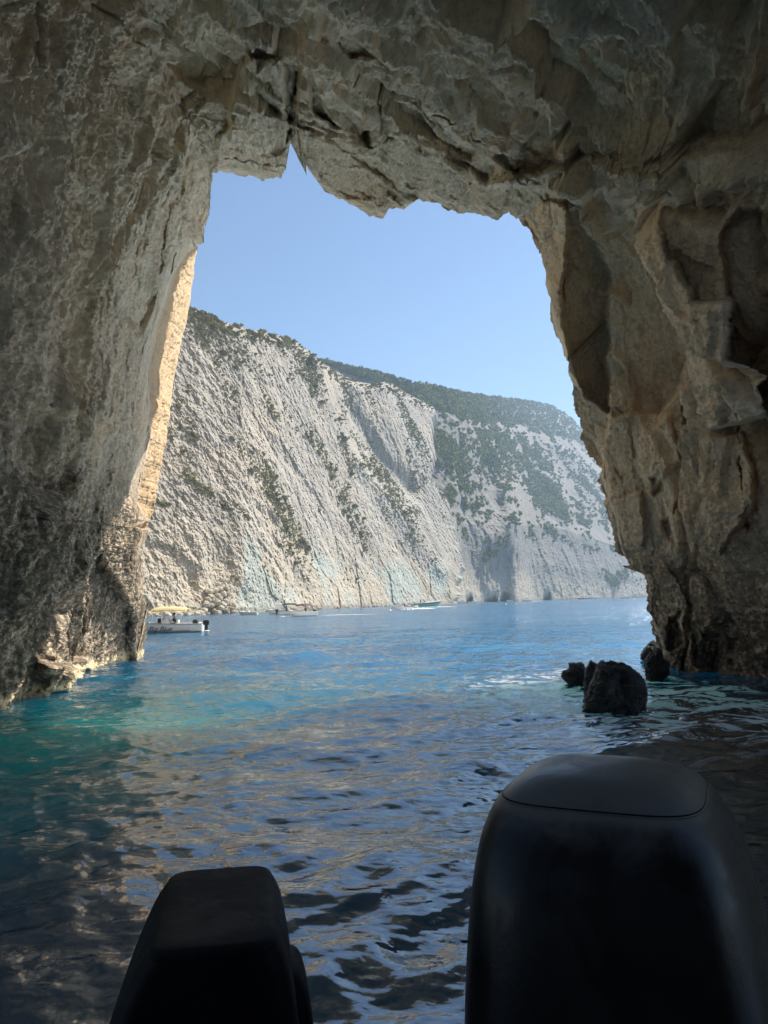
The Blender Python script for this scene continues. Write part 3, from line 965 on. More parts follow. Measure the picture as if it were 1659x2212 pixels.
GRP = "scrub bushes on the cliff"
bush_me = []
for k in range(6):
    v, f = leaf_clump(100 + k, 150, True)
    me = np_mesh("bush", v, f, M_BUSH, smooth=False); bush_me.append(me)
n_big = 0


def put_bush(p, R_, sink=.25, label="olive green scrub bush rooted on the pale streaked cliff", group=GRP):
    global n_big
    o = bpy.data.objects.new("bush", bush_me[n_big % 6]); COL.objects.link(o)
    o.location = Vector(p) - Vector((0, 0, sink * R_)); o.rotation_euler = (r_.normal() * .15, r_.normal() * .15, r_.uniform(0, 6.28))
    o.scale = (R_ * r_.uniform(.9, 1.3), R_ * r_.uniform(.9, 1.3), R_ * r_.uniform(.8, 1.15))
    o["label"] = label; o["category"] = "bush"; o["group"] = group
    n_big += 1


pts, _ = dens_pts(rimA, FA, 100, r_)
for p in pts: put_bush(p, r_.uniform(.8, 1.7), label="dark bush on the cliff top edge against the sky", group="bushes along the cliff top")
pts, kx = dens_pts(densA, FA, 5200, r_)
dist = np.linalg.norm(pts - C0, axis=1)
Rb = np.exp(r_.normal(-.80, .42, len(pts))) * (1 + .25 * (dist > 220)); Rb = np.clip(Rb, .22, 1.5)
order = np.argsort(-Rb / dist)
for i in order[:195]: put_bush(pts[i], Rb[i])


def scatter(name, pts, Rs, base, mat, seed, **kw):
    r = np.random.default_rng(seed)
    V, Fc, off = [], [], 0
    for p, R_ in zip(pts, Rs):
        v, f = base[r.integers(len(base))]
        an = r.uniform(0, 6.28); c, s = cos(an), sin(an)
        q = v * np.array([R_ * r.uniform(.85, 1.25), R_ * r.uniform(.85, 1.25), R_ * r.uniform(.8, 1.2)])
        q = np.stack([q[:, 0] * c - q[:, 1] * s, q[:, 0] * s + q[:, 1] * c, q[:, 2]], 1)
        V.append(q + p - np.array([0, 0, .25 * R_])); Fc.append(f + off); off += len(v)
    return link(name, np_mesh(name, np.concatenate(V), np.concatenate(Fc), mat, smooth=False), **kw)


small = [leaf_clump(200 + k, 26, True, size=.4) for k in range(5)]
rest = order[195:]
scatter("scrub", pts[rest], Rb[rest], small, M_BUSH, 5, label="sparse low scrub dotted in slanting bands over the pale cliff", kind='stuff')

# ---- pine wood on the far massif
woodB = np.zeros(tB.shape)
gcl = np.clip(fbm(FB * .03, 4) * 1.3 + .2, 0, 1)
up_ = np.interp(PXB, [600, 720, 800, 840, 940, 1000, 1100, 1250, 1400], [760, 790, 822, 826, 884, 905, 918, 955, 1080])
woodB += 1.6 * (PYB < up_ + 12 * fbm(FB * .03 + 8, 3)) * (PXB > 690)
for P_, k in [([(930, 1005), (1000, 935), (1130, 935), (1200, 1010), (1238, 1130), (1215, 1145), (1150, 1070), (1085, 1045), (1000, 1060)], 1.5),
              ([(1245, 1000), (1330, 1050), (1345, 1130), (1250, 1145)], 1.5), ([(1150, 950), (1260, 960), (1300, 1040), (1230, 1010)], .55),
              ([(930, 900), (1120, 925), (1000, 950), (940, 1000)], .6), ([(1020, 1110), (1075, 1120), (1060, 1140), (1020, 1135)], 1.0), ([(1080, 1120), (1110, 1105), (1130, 1120), (1100, 1140)], 1.0),
              ([(1040, 1160), (1100, 1150), (1085, 1215), (1040, 1210)], .5), ([(1290, 1230), (1380, 1235), (1390, 1250), (1300, 1255)], .9), ([(960, 1020), (1060, 1090), (1050, 1120), (960, 1070)], .7),
              ([(1130, 1140), (1210, 1135), (1215, 1150), (1140, 1155)], .7)]:
    woodB += k * sstep(-8, 8, poly_sd(PXB + 14 * fbm(FB * .03, 3), PYB + 14 * fbm(FB * .03 + 30, 3), P_)) * (.14 + gcl)
woodB += .2 * gcl * (tB > .3)
woodB *= (PXB < 1480) * (PXB > 690)
# weight by how much view area a grid cell covers
ax_ = np.abs(np.gradient(PXB, axis=1) * np.gradient(PYB, axis=0))
ptsB, kB = dens_pts(woodB * ax_, FB, 8500, r_)
trees = [leaf_clump(300 + k, 22, True, flat=1.0, size=.42) for k in range(6)]
RB = np.clip(np.exp(r_.normal(.55, .32, len(ptsB))), .8, 3.4)
scatter("woodland", ptsB, RB, trees, M_PINE, 6, label="far off green pine wood covering the hazy slopes and hilltop", kind='stuff')

# ------------------------------------------------------------------ rocks in and along the water
def rock_mat(name, lo, mid, hi, sc, rough=.9):
    t = NT(name)
    ps = t.n('ShaderNodeTexCoord').outputs['Object']
    n1 = t.noise(ps, sc, 7, .65); n2 = t.noise(ps, sc * 6, 5, .7)
    c = t.ramp(n1, [(.3, lo), (.52, mid), (.72, hi)])
    c = t.mix(1.0, c, t.ramp(n2, [(.3, .7), (.65, 1.15)]), 'MULTIPLY')
    t.bsdf(c, rough, t.bump(t.math('ADD', n1, n2), .25 / sc, 1.0), spec=.4)
    return t.m


M_BOULD = rock_mat("pale_boulder", (.42, .37, .28), (.56, .50, .40), (.66, .61, .52), 1.4)
M_WETROCK = rock_mat("wet_black_rock", (.022, .021, .02), (.06, .055, .048), (.13, .115, .095), 4.0, .5)

bould_me = []
for k in range(6):
    v = IV3 * np.array([1, .8 + .1 * k % .4, .72])
    fo, _ = facets(IV3 * 1.1 + 3.7 * k, .8, k)
    v = v * (1 + .30 * fo + .10 * fbm(IV3 * 2.5 + k, 3))[:, None]
    bould_me.append(np_mesh("boulder", v, IF3, M_BOULD, smooth=False))
nb = 0


def put_boulder(p, R_):
    global nb
    o = bpy.data.objects.new("boulder", bould_me[nb % 6]); COL.objects.link(o)
    o.location = p; o.rotation_euler = (r_.normal() * .3, r_.normal() * .3, r_.uniform(0, 6.28)); o.scale = (R_,) * 3
    o["label"] = "pale boulder lying at the waterline below the cliff"; o["category"] = "boulder"; o["group"] = "boulders along the foot of the cliff"
    nb += 1


def on_face(xd, z):
    """point of the cliff face under a view column at height z"""
    c = int(np.argmin(np.abs(PXA[8] - xd)))
    r = int(np.argmin(np.abs(FA[:60, c, 2] - z)))
    return FA[r, c].copy(), SDIR[r, c]


for k in range(60):                                    # scattered along the shore
    xd = r_.uniform(318, 900) if k > 16 else r_.uniform(316, 440)
    R_ = r_.uniform(.25, .85) * (1.25 if xd < 440 else 1)
    p, d = on_face(xd, .2)
    p = p - d * (R_ * .7 + r_.uniform(0, 2.2)); p[2] = r_.uniform(-.1, .2)
    put_boulder(p, R_)
for k in range(85):                                    # the rockfall
    f_ = r_.beta(1.1, 1.6)
    xd = 440 + r_.uniform(0, 1) * (85 - 48 * f_) + 6 * f_
    R_ = r_.uniform(.26, .8)
    p, d = on_face(xd, 6.0 * f_)
    put_boulder(p - d * (R_ * .55 + (1 - f_) * r_.uniform(.2, 3.0)) * np.array([1, 1, 0]), R_)


def crag(name, outline, Y, thick, seed, label, mat, cat="rock", lean=.0):
    """rock whose outline is traced and which is as deep as it is wide"""
    O = np.array(outline, float)
    O = np.stack([2200 + O[:, 0] / 2.765, 2540 + O[:, 1] / 2.765], 1) / 4
    c = O.mean(0)
    n = 240
    seg = np.linalg.norm(np.roll(O, -1, 0) - O, axis=1); s = np.concatenate([[0], np.cumsum(seg)])
    q = np.linspace(0, s[-1], n, endpoint=False)
    Oc = np.concatenate([O, O[:1]])
    ol = np.stack([np.interp(q, s, Oc[:, 0]), np.interp(q, s, Oc[:, 1])], 1)
    ol = c + (ol - c) * 1.0 + .9 * np.stack([fbm(np.stack([ol[:, 0] * .12, ol[:, 1] * .12, 0 * q + seed], 1), 4, .6), fbm(np.stack([ol[:, 0] * .12, ol[:, 1] * .12, 0 * q + seed + 9], 1), 4, .6)], 1)
    ring = []
    m = 80
    for a in np.linspace(-pi / 2, pi / 2, m):
        f = max(cos(a), 0.0) ** .55 if abs(a) < 1.57 else 0.0
        pp = c + (ol - c) * f
        ring.append(at(pp[:, 0], pp[:, 1], Y + thick * sin(a)))
    G = np.stack(ring)
    d_, _ = facets(G * 2.6 + seed, .8); d2_, _ = facets(G * 6.0 + seed, .8)
    nrm = G - G.reshape(-1, 3).mean(0); nrm /= np.linalg.norm(nrm, axis=-1, keepdims=True)
    e = np.cos(np.linspace(-pi / 2, pi / 2, m))[:, None]
    h = (d_ * .18 + d2_ * .09 + fbm(G * 3 + seed, 5, .65) * .12 + ridged(G * 7 + seed, 4, .65) * .05) * thick / 1.0
    G = G + nrm * (h * (.15 + .85 * (1 - e ** 3)))[..., None] - np.array([0, thick * .3, 0]) * 0
    return link(name, np_mesh(name, G, grid_quads(m, n, True), mat), label=label, cat=cat)


big = [(370, 790), (385, 740), (405, 690), (432, 580), (470, 500), (490, 460), (505, 400), (520, 340), (540, 305), (560, 283), (580, 280), (600, 292), (615, 312), (640, 306), (680, 312), (720, 315), (760, 326), (800, 325), (840, 338), (870, 345), (905, 378), (930, 400), (965, 425), (990, 450), (1020, 490), (1042, 530),
       (1060, 590), (1070, 640), (1076, 700), (1076, 760), (1066, 850), (1060, 960), (780, 960), (500, 930), (360, 860)]
crag("sea_rock", big, 15.3, .75, 3, "large black wet rock standing in the water off the right cave wall", M_WETROCK)
crag("sea_rock", [(370, 600), (385, 480), (388, 380), (410, 345), (430, 320), (445, 300), (460, 293), (478, 305), (500, 320), (535, 332), (560, 420), (560, 640), (460, 700), (390, 680)], 18.0, .6, 8,
     "notched black rock wedged between the large rock and the low one", M_WETROCK)
crag("sea_rock", [(125, 455), (150, 402), (180, 385), (208, 368), (212, 318), (250, 308), (300, 312), (345, 306), (368, 330), (388, 360), (400, 450), (410, 560), (310, 570), (230, 545), (150, 500)], 20.0, .7, 13,
     "low black rock at the far end of the row of rocks", M_WETROCK)
crag("sea_rock", [(1005, 265), (1012, 215), (1022, 180), (1042, 150), (1060, 130), (1100, 95), (1118, 70), (1135, 56), (1150, 75), (1165, 95), (1190, 132), (1200, 200), (1170, 300), (1050, 310)], 25.2, .7, 17,
     "pointed dark rock leaning against the foot of the right cave wall", M_WETROCK)
crag("sea_rock", [(1050, 285), (1085, 230), (1110, 200), (1140, 175), (1170, 150), (1205, 155), (1230, 180), (1250, 260), (1300, 300), (1310, 420), (1240, 520), (1130, 540), (1070, 510), (1045, 390)], 20.6, .8, 23,
     "rounded dark rock washed by foam below the pointed rock", M_WETROCK)
# ------------------------------------------------------------------ boats
def pm(name, color, rough=.35, **kw): return flat_mat(name, color, rough, .06, 3.0, **kw)


M_WHITE = pm("white_gelcoat", (.84, .85, .86), .25)
M_CREAM = pm("cream_canvas", (.72, .60, .30), .8)
M_BLACK = pm("black_paint", (.018, .018, .02), .3)
M_DARK = pm("dark_upholstery", (.03, .028, .03), .7)
M_STEEL = pm("steel_tube", (.55, .55, .55), .3, metal=.8)
M_NAVY = pm("navy_lettering", (.012, .03, .14), .4)
M_GREY = pm("grey_tube", (.42, .44, .45), .6)
M_WOOD = pm("brown_wood", (.16, .08, .035), .6)
M_TEAL = pm("sea_green_hull", (.10, .40, .36), .3)
M_YELL = pm("yellow_trim", (.72, .52, .08), .4)
M_MAROON = pm("maroon_canvas", (.10, .035, .035), .8)
M_GLASS = pm("smoked_screen", (.05, .06, .07), .05)
M_SKIN = pm("skin", (.42, .24, .16), .6)
M_BUOY = pm("white_buoy", (.80, .80, .78), .4)


class MB:
    """collects faces for one mesh part"""
    def __init__(s): s.v, s.f = [], []

    def add(s, V, Fs):
        o = len(s.v); s.v += [tuple(map(float, p)) for p in V]; s.f += [tuple(int(i) + o for i in f) for f in Fs]; return s

    def grid(s, G, wrap=False):
        G = np.asarray(G, float); return s.add(G.reshape(-1, 3), grid_quads(G.shape[0], G.shape[1], wrap))

    def tube(s, pts, r, n=8):
        pts = np.asarray(pts, float); rings = []
        rr = np.broadcast_to(r, (len(pts),))
        for i, p in enumerate(pts):
            d = pts[min(i + 1, len(pts) - 1)] - pts[max(i - 1, 0)]; d /= np.linalg.norm(d)
            a = np.cross(d, [0, 0, 1] if abs(d[2]) < .9 else [1, 0, 0]); a /= np.linalg.norm(a); b = np.cross(d, a)
            t = np.linspace(0, 2 * pi, n, endpoint=False)[:, None]
            rings.append(p + rr[i] * (np.cos(t) * a + np.sin(t) * b))
        s.grid(np.stack(rings), True)
        o = len(s.v) - n * len(pts)
        s.f.append(tuple(o + k for k in range(n))[::-1]); s.f.append(tuple(o + n * (len(pts) - 1) + k for k in range(n)))
        return s

    def loft(s, rings, caps=True):
        G = np.asarray(rings, float); n = G.shape[1]; o = len(s.v)
        s.grid(G, True)
        if caps:
            s.f.append(tuple(o + k for k in range(n))[::-1]); s.f.append(tuple(o + n * (len(G) - 1) + k for k in range(n)))
        return s

    def rbox(s, c, h, e=.25, n=24, m=7):
        """soft-edged box: centre, half sizes"""
        rings = []
        for a in np.linspace(-pi / 2, pi / 2, m):
            ca, sa = max(cos(a), 1e-3) ** e, np.sign(sin(a)) * abs(sin(a)) ** e
            t = np.linspace(0, 2 * pi, n, endpoint=False)
            x = np.sign(np.cos(t)) * np.abs(np.cos(t)) ** e; y = np.sign(np.sin(t)) * np.abs(np.sin(t)) ** e
            rings.append(np.stack([c[0] + h[0] * x * ca, c[1] + h[1] * y * ca, np.full(n, c[2] + h[2] * sa)], 1))
        return s.loft(rings)

    def build(s, name, mat, parent=None, smooth=True, **kw):
        me = bpy.data.meshes.new(name); me.from_pydata(s.v, [], s.f); me.update()
        if smooth:
            me.polygons.foreach_set("use_smooth", np.ones(len(me.polygons), bool)); me.set_sharp_from_angle(angle=radians(38))
        me.materials.append(mat)
        return link(name, me, parent, **kw)


def empty(name, loc, rz, label, cat, group=None):
    o = bpy.data.objects.new(name, None); COL.objects.link(o); o.empty_display_size = .3
    o.location = Vector(loc); o.rotation_euler = (0, 0, rz); o["label"] = label; o["category"] = cat
    if group: o["group"] = group
    return o


def hull_rings(L, B, fb, bow_rise=.25, rake=.5, draft=.3, n=22):
    """stations from transom (x=0) to bow (x=L): section points keel..chine..sheer on both sides"""
    R_ = []
    for s_ in np.linspace(0, 1, n):
        b = B / 2 * (1 - .08 * (1 - s_)) * (1 - max(0, (s_ - .45) / .55) ** 2.4)
        b = max(b, .02)
        k = -draft + (draft + fb * .7) * max(0, (s_ - .72) / .28) ** 2.0
        h = fb + bow_rise * s_ ** 2
        x = L * s_ + rake * 0
        ch = k + (h - k) * .42
        xs = lambda z: x - (0 if s_ < .8 else (1 - (z + draft) / (h + draft)) * rake * ((s_ - .8) / .2))
        half = [(0, k), (b * .55, k + (ch - k) * .55), (b * .88, ch), (b * .97, ch + (h - ch) * .55), (b * 1.0, h)]
        R_.append([(xs(z), -y, z) for y, z in half[::-1]] + [(xs(z), y, z) for y, z in half[1:]])
    return np.array(R_)


def boat_shell(root, L, B, fb, hull_mat, deck_mat=None, bow_rise=.25, rake=.45, cockpit=(.06, .62), floor=.12, band=None):
    deck_mat = deck_mat or M_WHITE
    Rr = hull_rings(L, B, fb, bow_rise, rake)
    mb = MB(); mb.grid(Rr)
    mb.add(Rr[0], [tuple(range(Rr.shape[1]))])
    hull = mb.build("hull", hull_mat, root)
    port, star = Rr[:, 0], Rr[:, -1]
    c0, c1 = int(cockpit[0] * (len(Rr) - 1)), int(cockpit[1] * (len(Rr) - 1))
    inn = lambda P, s_: P + np.array([0, s_ * .16 * B / 2, .035])
    d = MB()
    ip, is_ = inn(port, 1), inn(star, -1)
    ip[:, 1] = np.minimum(ip[:, 1], -.004); is_[:, 1] = np.maximum(is_[:, 1], .004)
    d.grid(np.stack([port, ip])); d.grid(np.stack([is_, star]))
    for a, b in ((0, c0), (c1, len(Rr) - 1)):
        mid = (ip[a:b + 1] + is_[a:b + 1]) / 2 + np.array([0, 0, .06])
        d.grid(np.stack([ip[a:b + 1], mid, is_[a:b + 1]]))
    dn = np.array([0, 0, 1.0])
    fp, fs = ip[c0:c1 + 1].copy(), is_[c0:c1 + 1].copy(); fp[:, 2] = floor; fs[:, 2] = floor
    d.grid(np.stack([ip[c0:c1 + 1], fp, fs, is_[c0:c1 + 1]]))
    for i, e in ((0, c0), (-1, c1)):
        d.add([ip[e], fp[i], fs[i], is_[e]], [(0, 1, 2, 3)])
    d.build("deck", deck_mat, root)
    rail = MB(); rail.tube(np.concatenate([port, star[::-1]]), .035 * B / 2 + .01, 6); rail.build("rubbing_strake", band or M_GREY, root)
    return Rr


def bimini(root, x0, x1, B, z, foot, mat, sag=.12, dark=False):
    """canvas sunshade on a tube frame"""
    n, m = 14, 12
    G = []
    for i in range(n):
        s_ = i / (n - 1); x = x0 + (x1 - x0) * s_
        row = []
        for j in range(m):
            t_ = -1 + 2 * j / (m - 1)
            row.append((x, t_ * B / 2, z - sag * abs(t_) ** 2.6 + .10 * sin(pi * s_) - (.14 if abs(t_) > .99 else 0) - .05 * (s_ < .01 or s_ > .99)))
        G.append(row)
    G = np.array(G)
    mb = MB(); mb.grid(G); mb.grid((G - np.array([0, 0, .03]))[:, ::-1])
    e = np.concatenate([G[0], G[1:, -1], G[-1, ::-1][1:], G[::-1, 0][1:-1]])
    mb.grid(np.stack([e, e - np.array([0, 0, .03])]), True)
    mb.build("canopy", mat, root)
    for (xa, xb) in ((x0 + .15, foot), ((x0 + x1) / 2, foot + .1), (x1 - .15, foot + .25)):
        f = MB()
        f.tube([(xb, -B / 2 * .93, foot_z), (xa, -B / 2 * .98, z - sag - .03), (xa, 0, z + .02), (xa, B / 2 * .98, z - sag - .03), (xb, B / 2 * .93, foot_z)], .022, 6)
        f.build("canopy_frame", M_STEEL, root)


def outboard_small(root, x, z, sc=1.0, mat=None):
    m = MB(); m.rbox((x - .22 * sc, 0, z + .22 * sc), (.24 * sc, .17 * sc, .2 * sc), .5)
    o = m.build("outboard_motor", mat or M_BLACK, root)
    l = MB(); l.loft([[(x - .22 * sc + a * .12 * sc, b * .06 * sc, zz) for a, b in ((-1, -.6), (0, -1), (1, -.6), (1, .6), (0, 1), (-1, .6))] for zz in (z + .05 * sc, z - .35 * sc, z - .6 * sc)])
    l.build("motor_leg", mat or M_BLACK, o)


def person(loc, rz, label, shirt, pose='sit', sc=1.0, parent=None):
    """one skinned body; sits with the hands forward or stands"""
    if pose == 'sit':
        J = {'pel': (0, 0, .0), 'sp': (.02, 0, .25), 'ch': (.04, 0, .46), 'nk': (.07, 0, .60), 'hd': (.11, 0, .72), 'ht': (.12, 0, .80),
             'sl': (.04, .19, .50), 'el': (.18, .24, .27), 'wl': (.40, .17, .25), 'sr': (.04, -.19, .50), 'er': (.18, -.24, .27), 'wr': (.40, -.17, .25),
             'hl': (.02, .10, -.02), 'kl': (.44, .13, .03), 'al': (.48, .13, -.38), 'tl': (.62, .14, -.42), 'hr': (.02, -.10, -.02), 'kr': (.44, -.13, .03), 'ar': (.48, -.13, -.38), 'tr': (.62, -.14, -.42)}
    else:
        J = {'pel': (0, 0, .92), 'sp': (.0, 0, 1.12), 'ch': (.02, 0, 1.32), 'nk': (.03, 0, 1.46), 'hd': (.05, 0, 1.58), 'ht': (.06, 0, 1.67),
             'sl': (.02, .19, 1.37), 'el': (.08, .26, 1.10), 'wl': (.28, .20, 1.02), 'sr': (.02, -.19, 1.37), 'er': (.08, -.26, 1.10), 'wr': (.28, -.20, 1.02),
             'hl': (.0, .10, .88), 'kl': (.03, .12, .48), 'al': (.0, .13, .08), 'tl': (.14, .14, .03), 'hr': (.0, -.10, .88), 'kr': (.03, -.12, .48), 'ar': (.0, -.13, .08), 'tr': (.14, -.14, .03)}
    rad = dict(pel=.15, sp=.14, ch=.155, nk=.062, hd=.105, ht=.085, sl=.07, el=.05, wl=.035, sr=.07, er=.05, wr=.035, hl=.10, kl=.068, al=.045, tl=.04, hr=.10, kr=.068, ar=.045, tr=.04)
    ed = [('pel', 'sp'), ('sp', 'ch'), ('ch', 'nk'), ('nk', 'hd'), ('hd', 'ht'), ('ch', 'sl'), ('sl', 'el'), ('el', 'wl'), ('ch', 'sr'), ('sr', 'er'), ('er', 'wr'),
          ('pel', 'hl'), ('hl', 'kl'), ('kl', 'al'), ('al', 'tl'), ('pel', 'hr'), ('hr', 'kr'), ('kr', 'ar'), ('ar', 'tr')]
    names = list(J); idx = {k: i for i, k in enumerate(names)}
    me = bpy.data.meshes.new("person"); me.from_pydata([tuple(c * sc for c in J[k]) for k in names], [(idx[a], idx[b]) for a, b in ed], []); me.update()
    o = bpy.data.objects.new("person_rig", me); COL.objects.link(o)
    sk = o.modifiers.new("skin", 'SKIN'); sk.use_smooth_shade = True
    for k in names: me.skin_vertices[0].data[idx[k]].radius = (rad[k] * sc, rad[k] * sc)
    me.skin_vertices[0].data[0].use_root = True
    ss = o.modifiers.new("sub", 'SUBSURF'); ss.levels = 1; ss.render_levels = 1
    dg = bpy.context.evaluated_depsgraph_get(); dg.update()
    m2 = bpy.data.meshes.new_from_object(o.evaluated_get(dg)); bpy.data.objects.remove(o)
    m2.name = "person"; m2.materials.clear()
    for mm in (shirt, M_SKIN, M_DARK): m2.materials.append(mm)
    hz = (J['nk'][2] + .03) * sc; pz = (J['pel'][2] + .02) * sc
    for p in m2.polygons:
        c = p.center
        dw = min((c - Vector(J['wl']) * sc).length, (c - Vector(J['wr']) * sc).length)
        p.material_index = 1 if (c.z > hz or dw < .14 * sc) else (2 if (c.z < pz or c.x > .3 * sc and pose == 'sit' and c.z < .12 * sc) else 0)
        p.use_smooth = True
    ob = link("person", m2, None, label, "person"); ob.location = Vector(loc); ob.rotation_euler = (0, 0, rz)
    hm = MB(); hc = Vector(J['hd']) * sc
    V = IV2 * np.array([.115, .105, .10]) * sc + np.array([hc.x - .02 * sc, 0, hc.z + .055 * sc]); hm.add(V, IF2)
    hm.build("hair", M_DARK, ob)
    return ob


foot_z = .6


def place(px, Y): return on_water(px, Y)


def wake(pts, width, seed, label):
    """patch of churned foam lying on the water along a path"""
    pts = np.array(pts, float); n = 60
    s_ = np.linspace(0, len(pts) - 1, n); i = np.clip(s_.astype(int), 0, len(pts) - 2); f = (s_ - i)[:, None]
    c = pts[i] * (1 - f) + pts[i + 1] * f
    d = np.gradient(c, axis=0); d /= np.linalg.norm(d, axis=1)[:, None]; nrm = np.stack([-d[:, 1], d[:, 0], 0 * d[:, 0]], 1)
    wv = width * np.sin(np.linspace(.05, pi - .05, n)) ** .5 * (1 + .5 * fbm(c * .8 + seed, 3))
    rows = []
    for t_ in np.linspace(-1, 1, 9):
        q = c + nrm * (wv * t_)[:, None]
        q[:, 2] = .04 + .22 * width * (1 - abs(t_) ** 2) * (1 + .8 * fbm(q * 2.5 + seed, 3)) * np.sin(np.linspace(.02, pi - .02, n))
        rows.append(q)
    mb = MB(); mb.grid(np.stack(rows)); return mb.build("wake_foam", M_FOAM, None, label=label, kind='stuff')


t = NT("sea_foam")
fo_ = t.noise(t.pos(), 2.5, 5, .7)
t.bsdf(t.ramp(fo_, [(.3, (.5, .58, .6)), (.6, (.82, .85, .86))]), .8)
M_FOAM = t.m

# ---- the white rental boat behind the left wall
bx, bY = 203.0, 60.0
st_ = place(bx, bY)
head = math.atan2(-.14, -1.0)
root = empty("motorboat", st_, head, "white motorboat with cream sunshade and navy lettering just outside the cave", "boat")
LB, BB_, FBH = 6.2, 2.2, .62
Rr = boat_shell(root, LB, BB_, FBH, M_WHITE, bow_rise=.22, rake=.7, cockpit=(.05, .70), floor=.15)
foot_z = FBH
bimini(root, 1.15, 3.75, 1.9, 1.86, 1.55, M_CREAM)
outboard_small(root, -.02, FBH - .16, 1.0)
# console with a screen, seat box, stern cushions
c = MB(); c.loft([[(3.1, -.38, .15), (3.1, .38, .15), (2.62, .38, .15), (2.62, -.38, .15)], [(3.05, -.36, .8), (3.05, .36, .8), (2.6, .36, .8), (2.6, -.36, .8)], [(2.92, -.3, 1.0), (2.92, .3, 1.0), (2.66, .3, .95), (2.66, -.3, .95)]])
con = c.build("console", M_WHITE, root)
sc_ = MB(); sc_.grid([[(3.06, y, .82), (2.86, y * .9, 1.22)] for y in np.linspace(-.36, .36, 6)]); sc_.grid([[(3.045, y, .82), (2.845, y * .9, 1.22)] for y in np.linspace(.36, -.36, 6)]); sc_.build("windscreen", M_GLASS, con)
sw = MB(); tt = np.linspace(0, 2 * pi, 17); sw.tube([(2.52 + .05 * cos(a), .17 * sin(a), .90 + .17 * cos(a)) for a in tt], .015, 6); sw.build("steering_wheel", M_BLACK, con)
b_ = MB(); b_.rbox((2.1, 0, .37), (.26, .42, .22), .3); b_.rbox((1.86, 0, .75), (.06, .42, .2), .35); b_.build("seat", M_WHITE, root)
b_ = MB(); b_.rbox((3.45, 0, .62), (.32, .42, .12), .4); b_.rbox((3.28, 0, .86), (.10, .40, .22), .4); b_.build("bow_cushion", M_DARK, root)
b_ = MB(); b_.rbox((.55, .3, .72), (.2, .28, .24), .45); b_.build("stern_bag", M_DARK, root)
ld = MB()
for y in (-.55, -.3): ld.tube([(.35, y, .65), (.1, y, 1.0), (-.05, y, .95), (-.08, y, .45)], .018, 6)
ld.build("boarding_ladder", M_STEEL, root)
# navy line along the hull and the name
ys_ = Rr[:, 2]            # side points (-y side is seen when heading left): pick the seen side
side = -1 if sin(head) * 0 + 1 > 0 else 1


def side_pts(fr, s_):
    """point on the hull side at fraction fr of height between chine and sheer, s_ = +1/-1 side"""
    a, b = (Rr[:, -3], Rr[:, -1]) if s_ > 0 else (Rr[:, 2], Rr[:, 0])
    return a * (1 - fr) + b * fr


SIDE = 1                  # boat's +y side faces us when it heads left
p_lo, p_hi = side_pts(.02, SIDE), side_pts(.09, SIDE)
off = np.array([0, SIDE * .012, 0])
s_ = MB(); k0, k1 = 3, 20
s_.grid(np.stack([p_lo[k0:k1] + off, p_hi[k0:k1] + off])); s_.build("hull_stripe", M_NAVY, root)


def lettering(body, size, x, z, parent, mat, shear=.35, y=None, name="lettering", flip=True):
    cu = bpy.data.curves.new(name, 'FONT'); cu.body = body; cu.size = size; cu.shear = shear; cu.extrude = .004; cu.align_x = 'CENTER'; cu.space_character = 1.02
    to = bpy.data.objects.new("tmp", cu); COL.objects.link(to)
    dg = bpy.context.evaluated_depsgraph_get(); dg.update()
    me = bpy.data.meshes.new_from_object(to.evaluated_get(dg)); bpy.data.objects.remove(to)
    me.name = name; me.materials.clear(); me.materials.append(mat)
    o = link(name, me, parent)
    o.location = (x, y, z); o.rotation_euler = (radians(90), 0, radians(180) if flip else 0)
    return o


lettering("Big Blue", .52, 3.05, .13, root, M_NAVY, y=BB_ / 2 * 1.0 + .03)
person((st_[0] + cos(head) * 2.1, st_[1] + sin(head) * 2.1, .62), head, "person in a black top sitting at the wheel of the white boat", M_BLACK)
wake([place(204, 60) + np.array([.3, 0, 0]), place(206, 60), place(210, 60.3)], .22, 2, "small churned foam patch behind the white motorboat")

# ---- boats under the cliff
foot_z = .6


def open_boat(px, Y, heading, L, B, fb, label, hull=None, deck=None, canvas=None, band=None, cx=(1.0, 2.8), cz=1.75, motor=True, console=True, arch=None, group=None, name="motorboat"):
    global foot_z
    p = place(px, Y)
    p = p - np.array([cos(heading), sin(heading), 0]) * L / 2
    r = empty(name, p, heading, label, "boat", group)
    boat_shell(r, L, B, fb, hull or M_WHITE, deck or M_WHITE, cockpit=(.06, .62), band=band)
    foot_z = fb
    if canvas: bimini(r, cx[0], cx[1], B * .85, cz, (cx[0] + cx[1]) / 2 - .2, canvas)
    if motor: outboard_small(r, 0, fb - .1, 1.1)
    if console:
        c = MB(); c.loft([[(L * .5, -.35, .12), (L * .5, .35, .12), (L * .42, .35, .12), (L * .42, -.35, .12)], [(L * .49, -.33, fb + .25), (L * .49, .33, fb + .25), (L * .43, .33, fb + .3), (L * .43, -.33, fb + .3)]])
        c.build("console", M_WHITE, r)
        b = MB(); b.rbox((L * .3, 0, fb * .6), (.24, .4, .22), .35); b.build("seat", M_DARK, r)
    if arch:
        a = MB(); a.tube([(arch, -B * .42, fb), (arch - .25, -B * .38, fb + .8), (arch - .3, 0, fb + .95), (arch - .25, B * .38, fb + .8), (arch, B * .42, fb)], .05, 8); a.build("arch", M_WHITE, r)
    return r, p


def seated(r_p, heading, d, z, label, shirt):
    p = r_p + np.array([cos(heading), sin(heading), 0]) * d
    return person((p[0], p[1], z), heading, label, shirt)


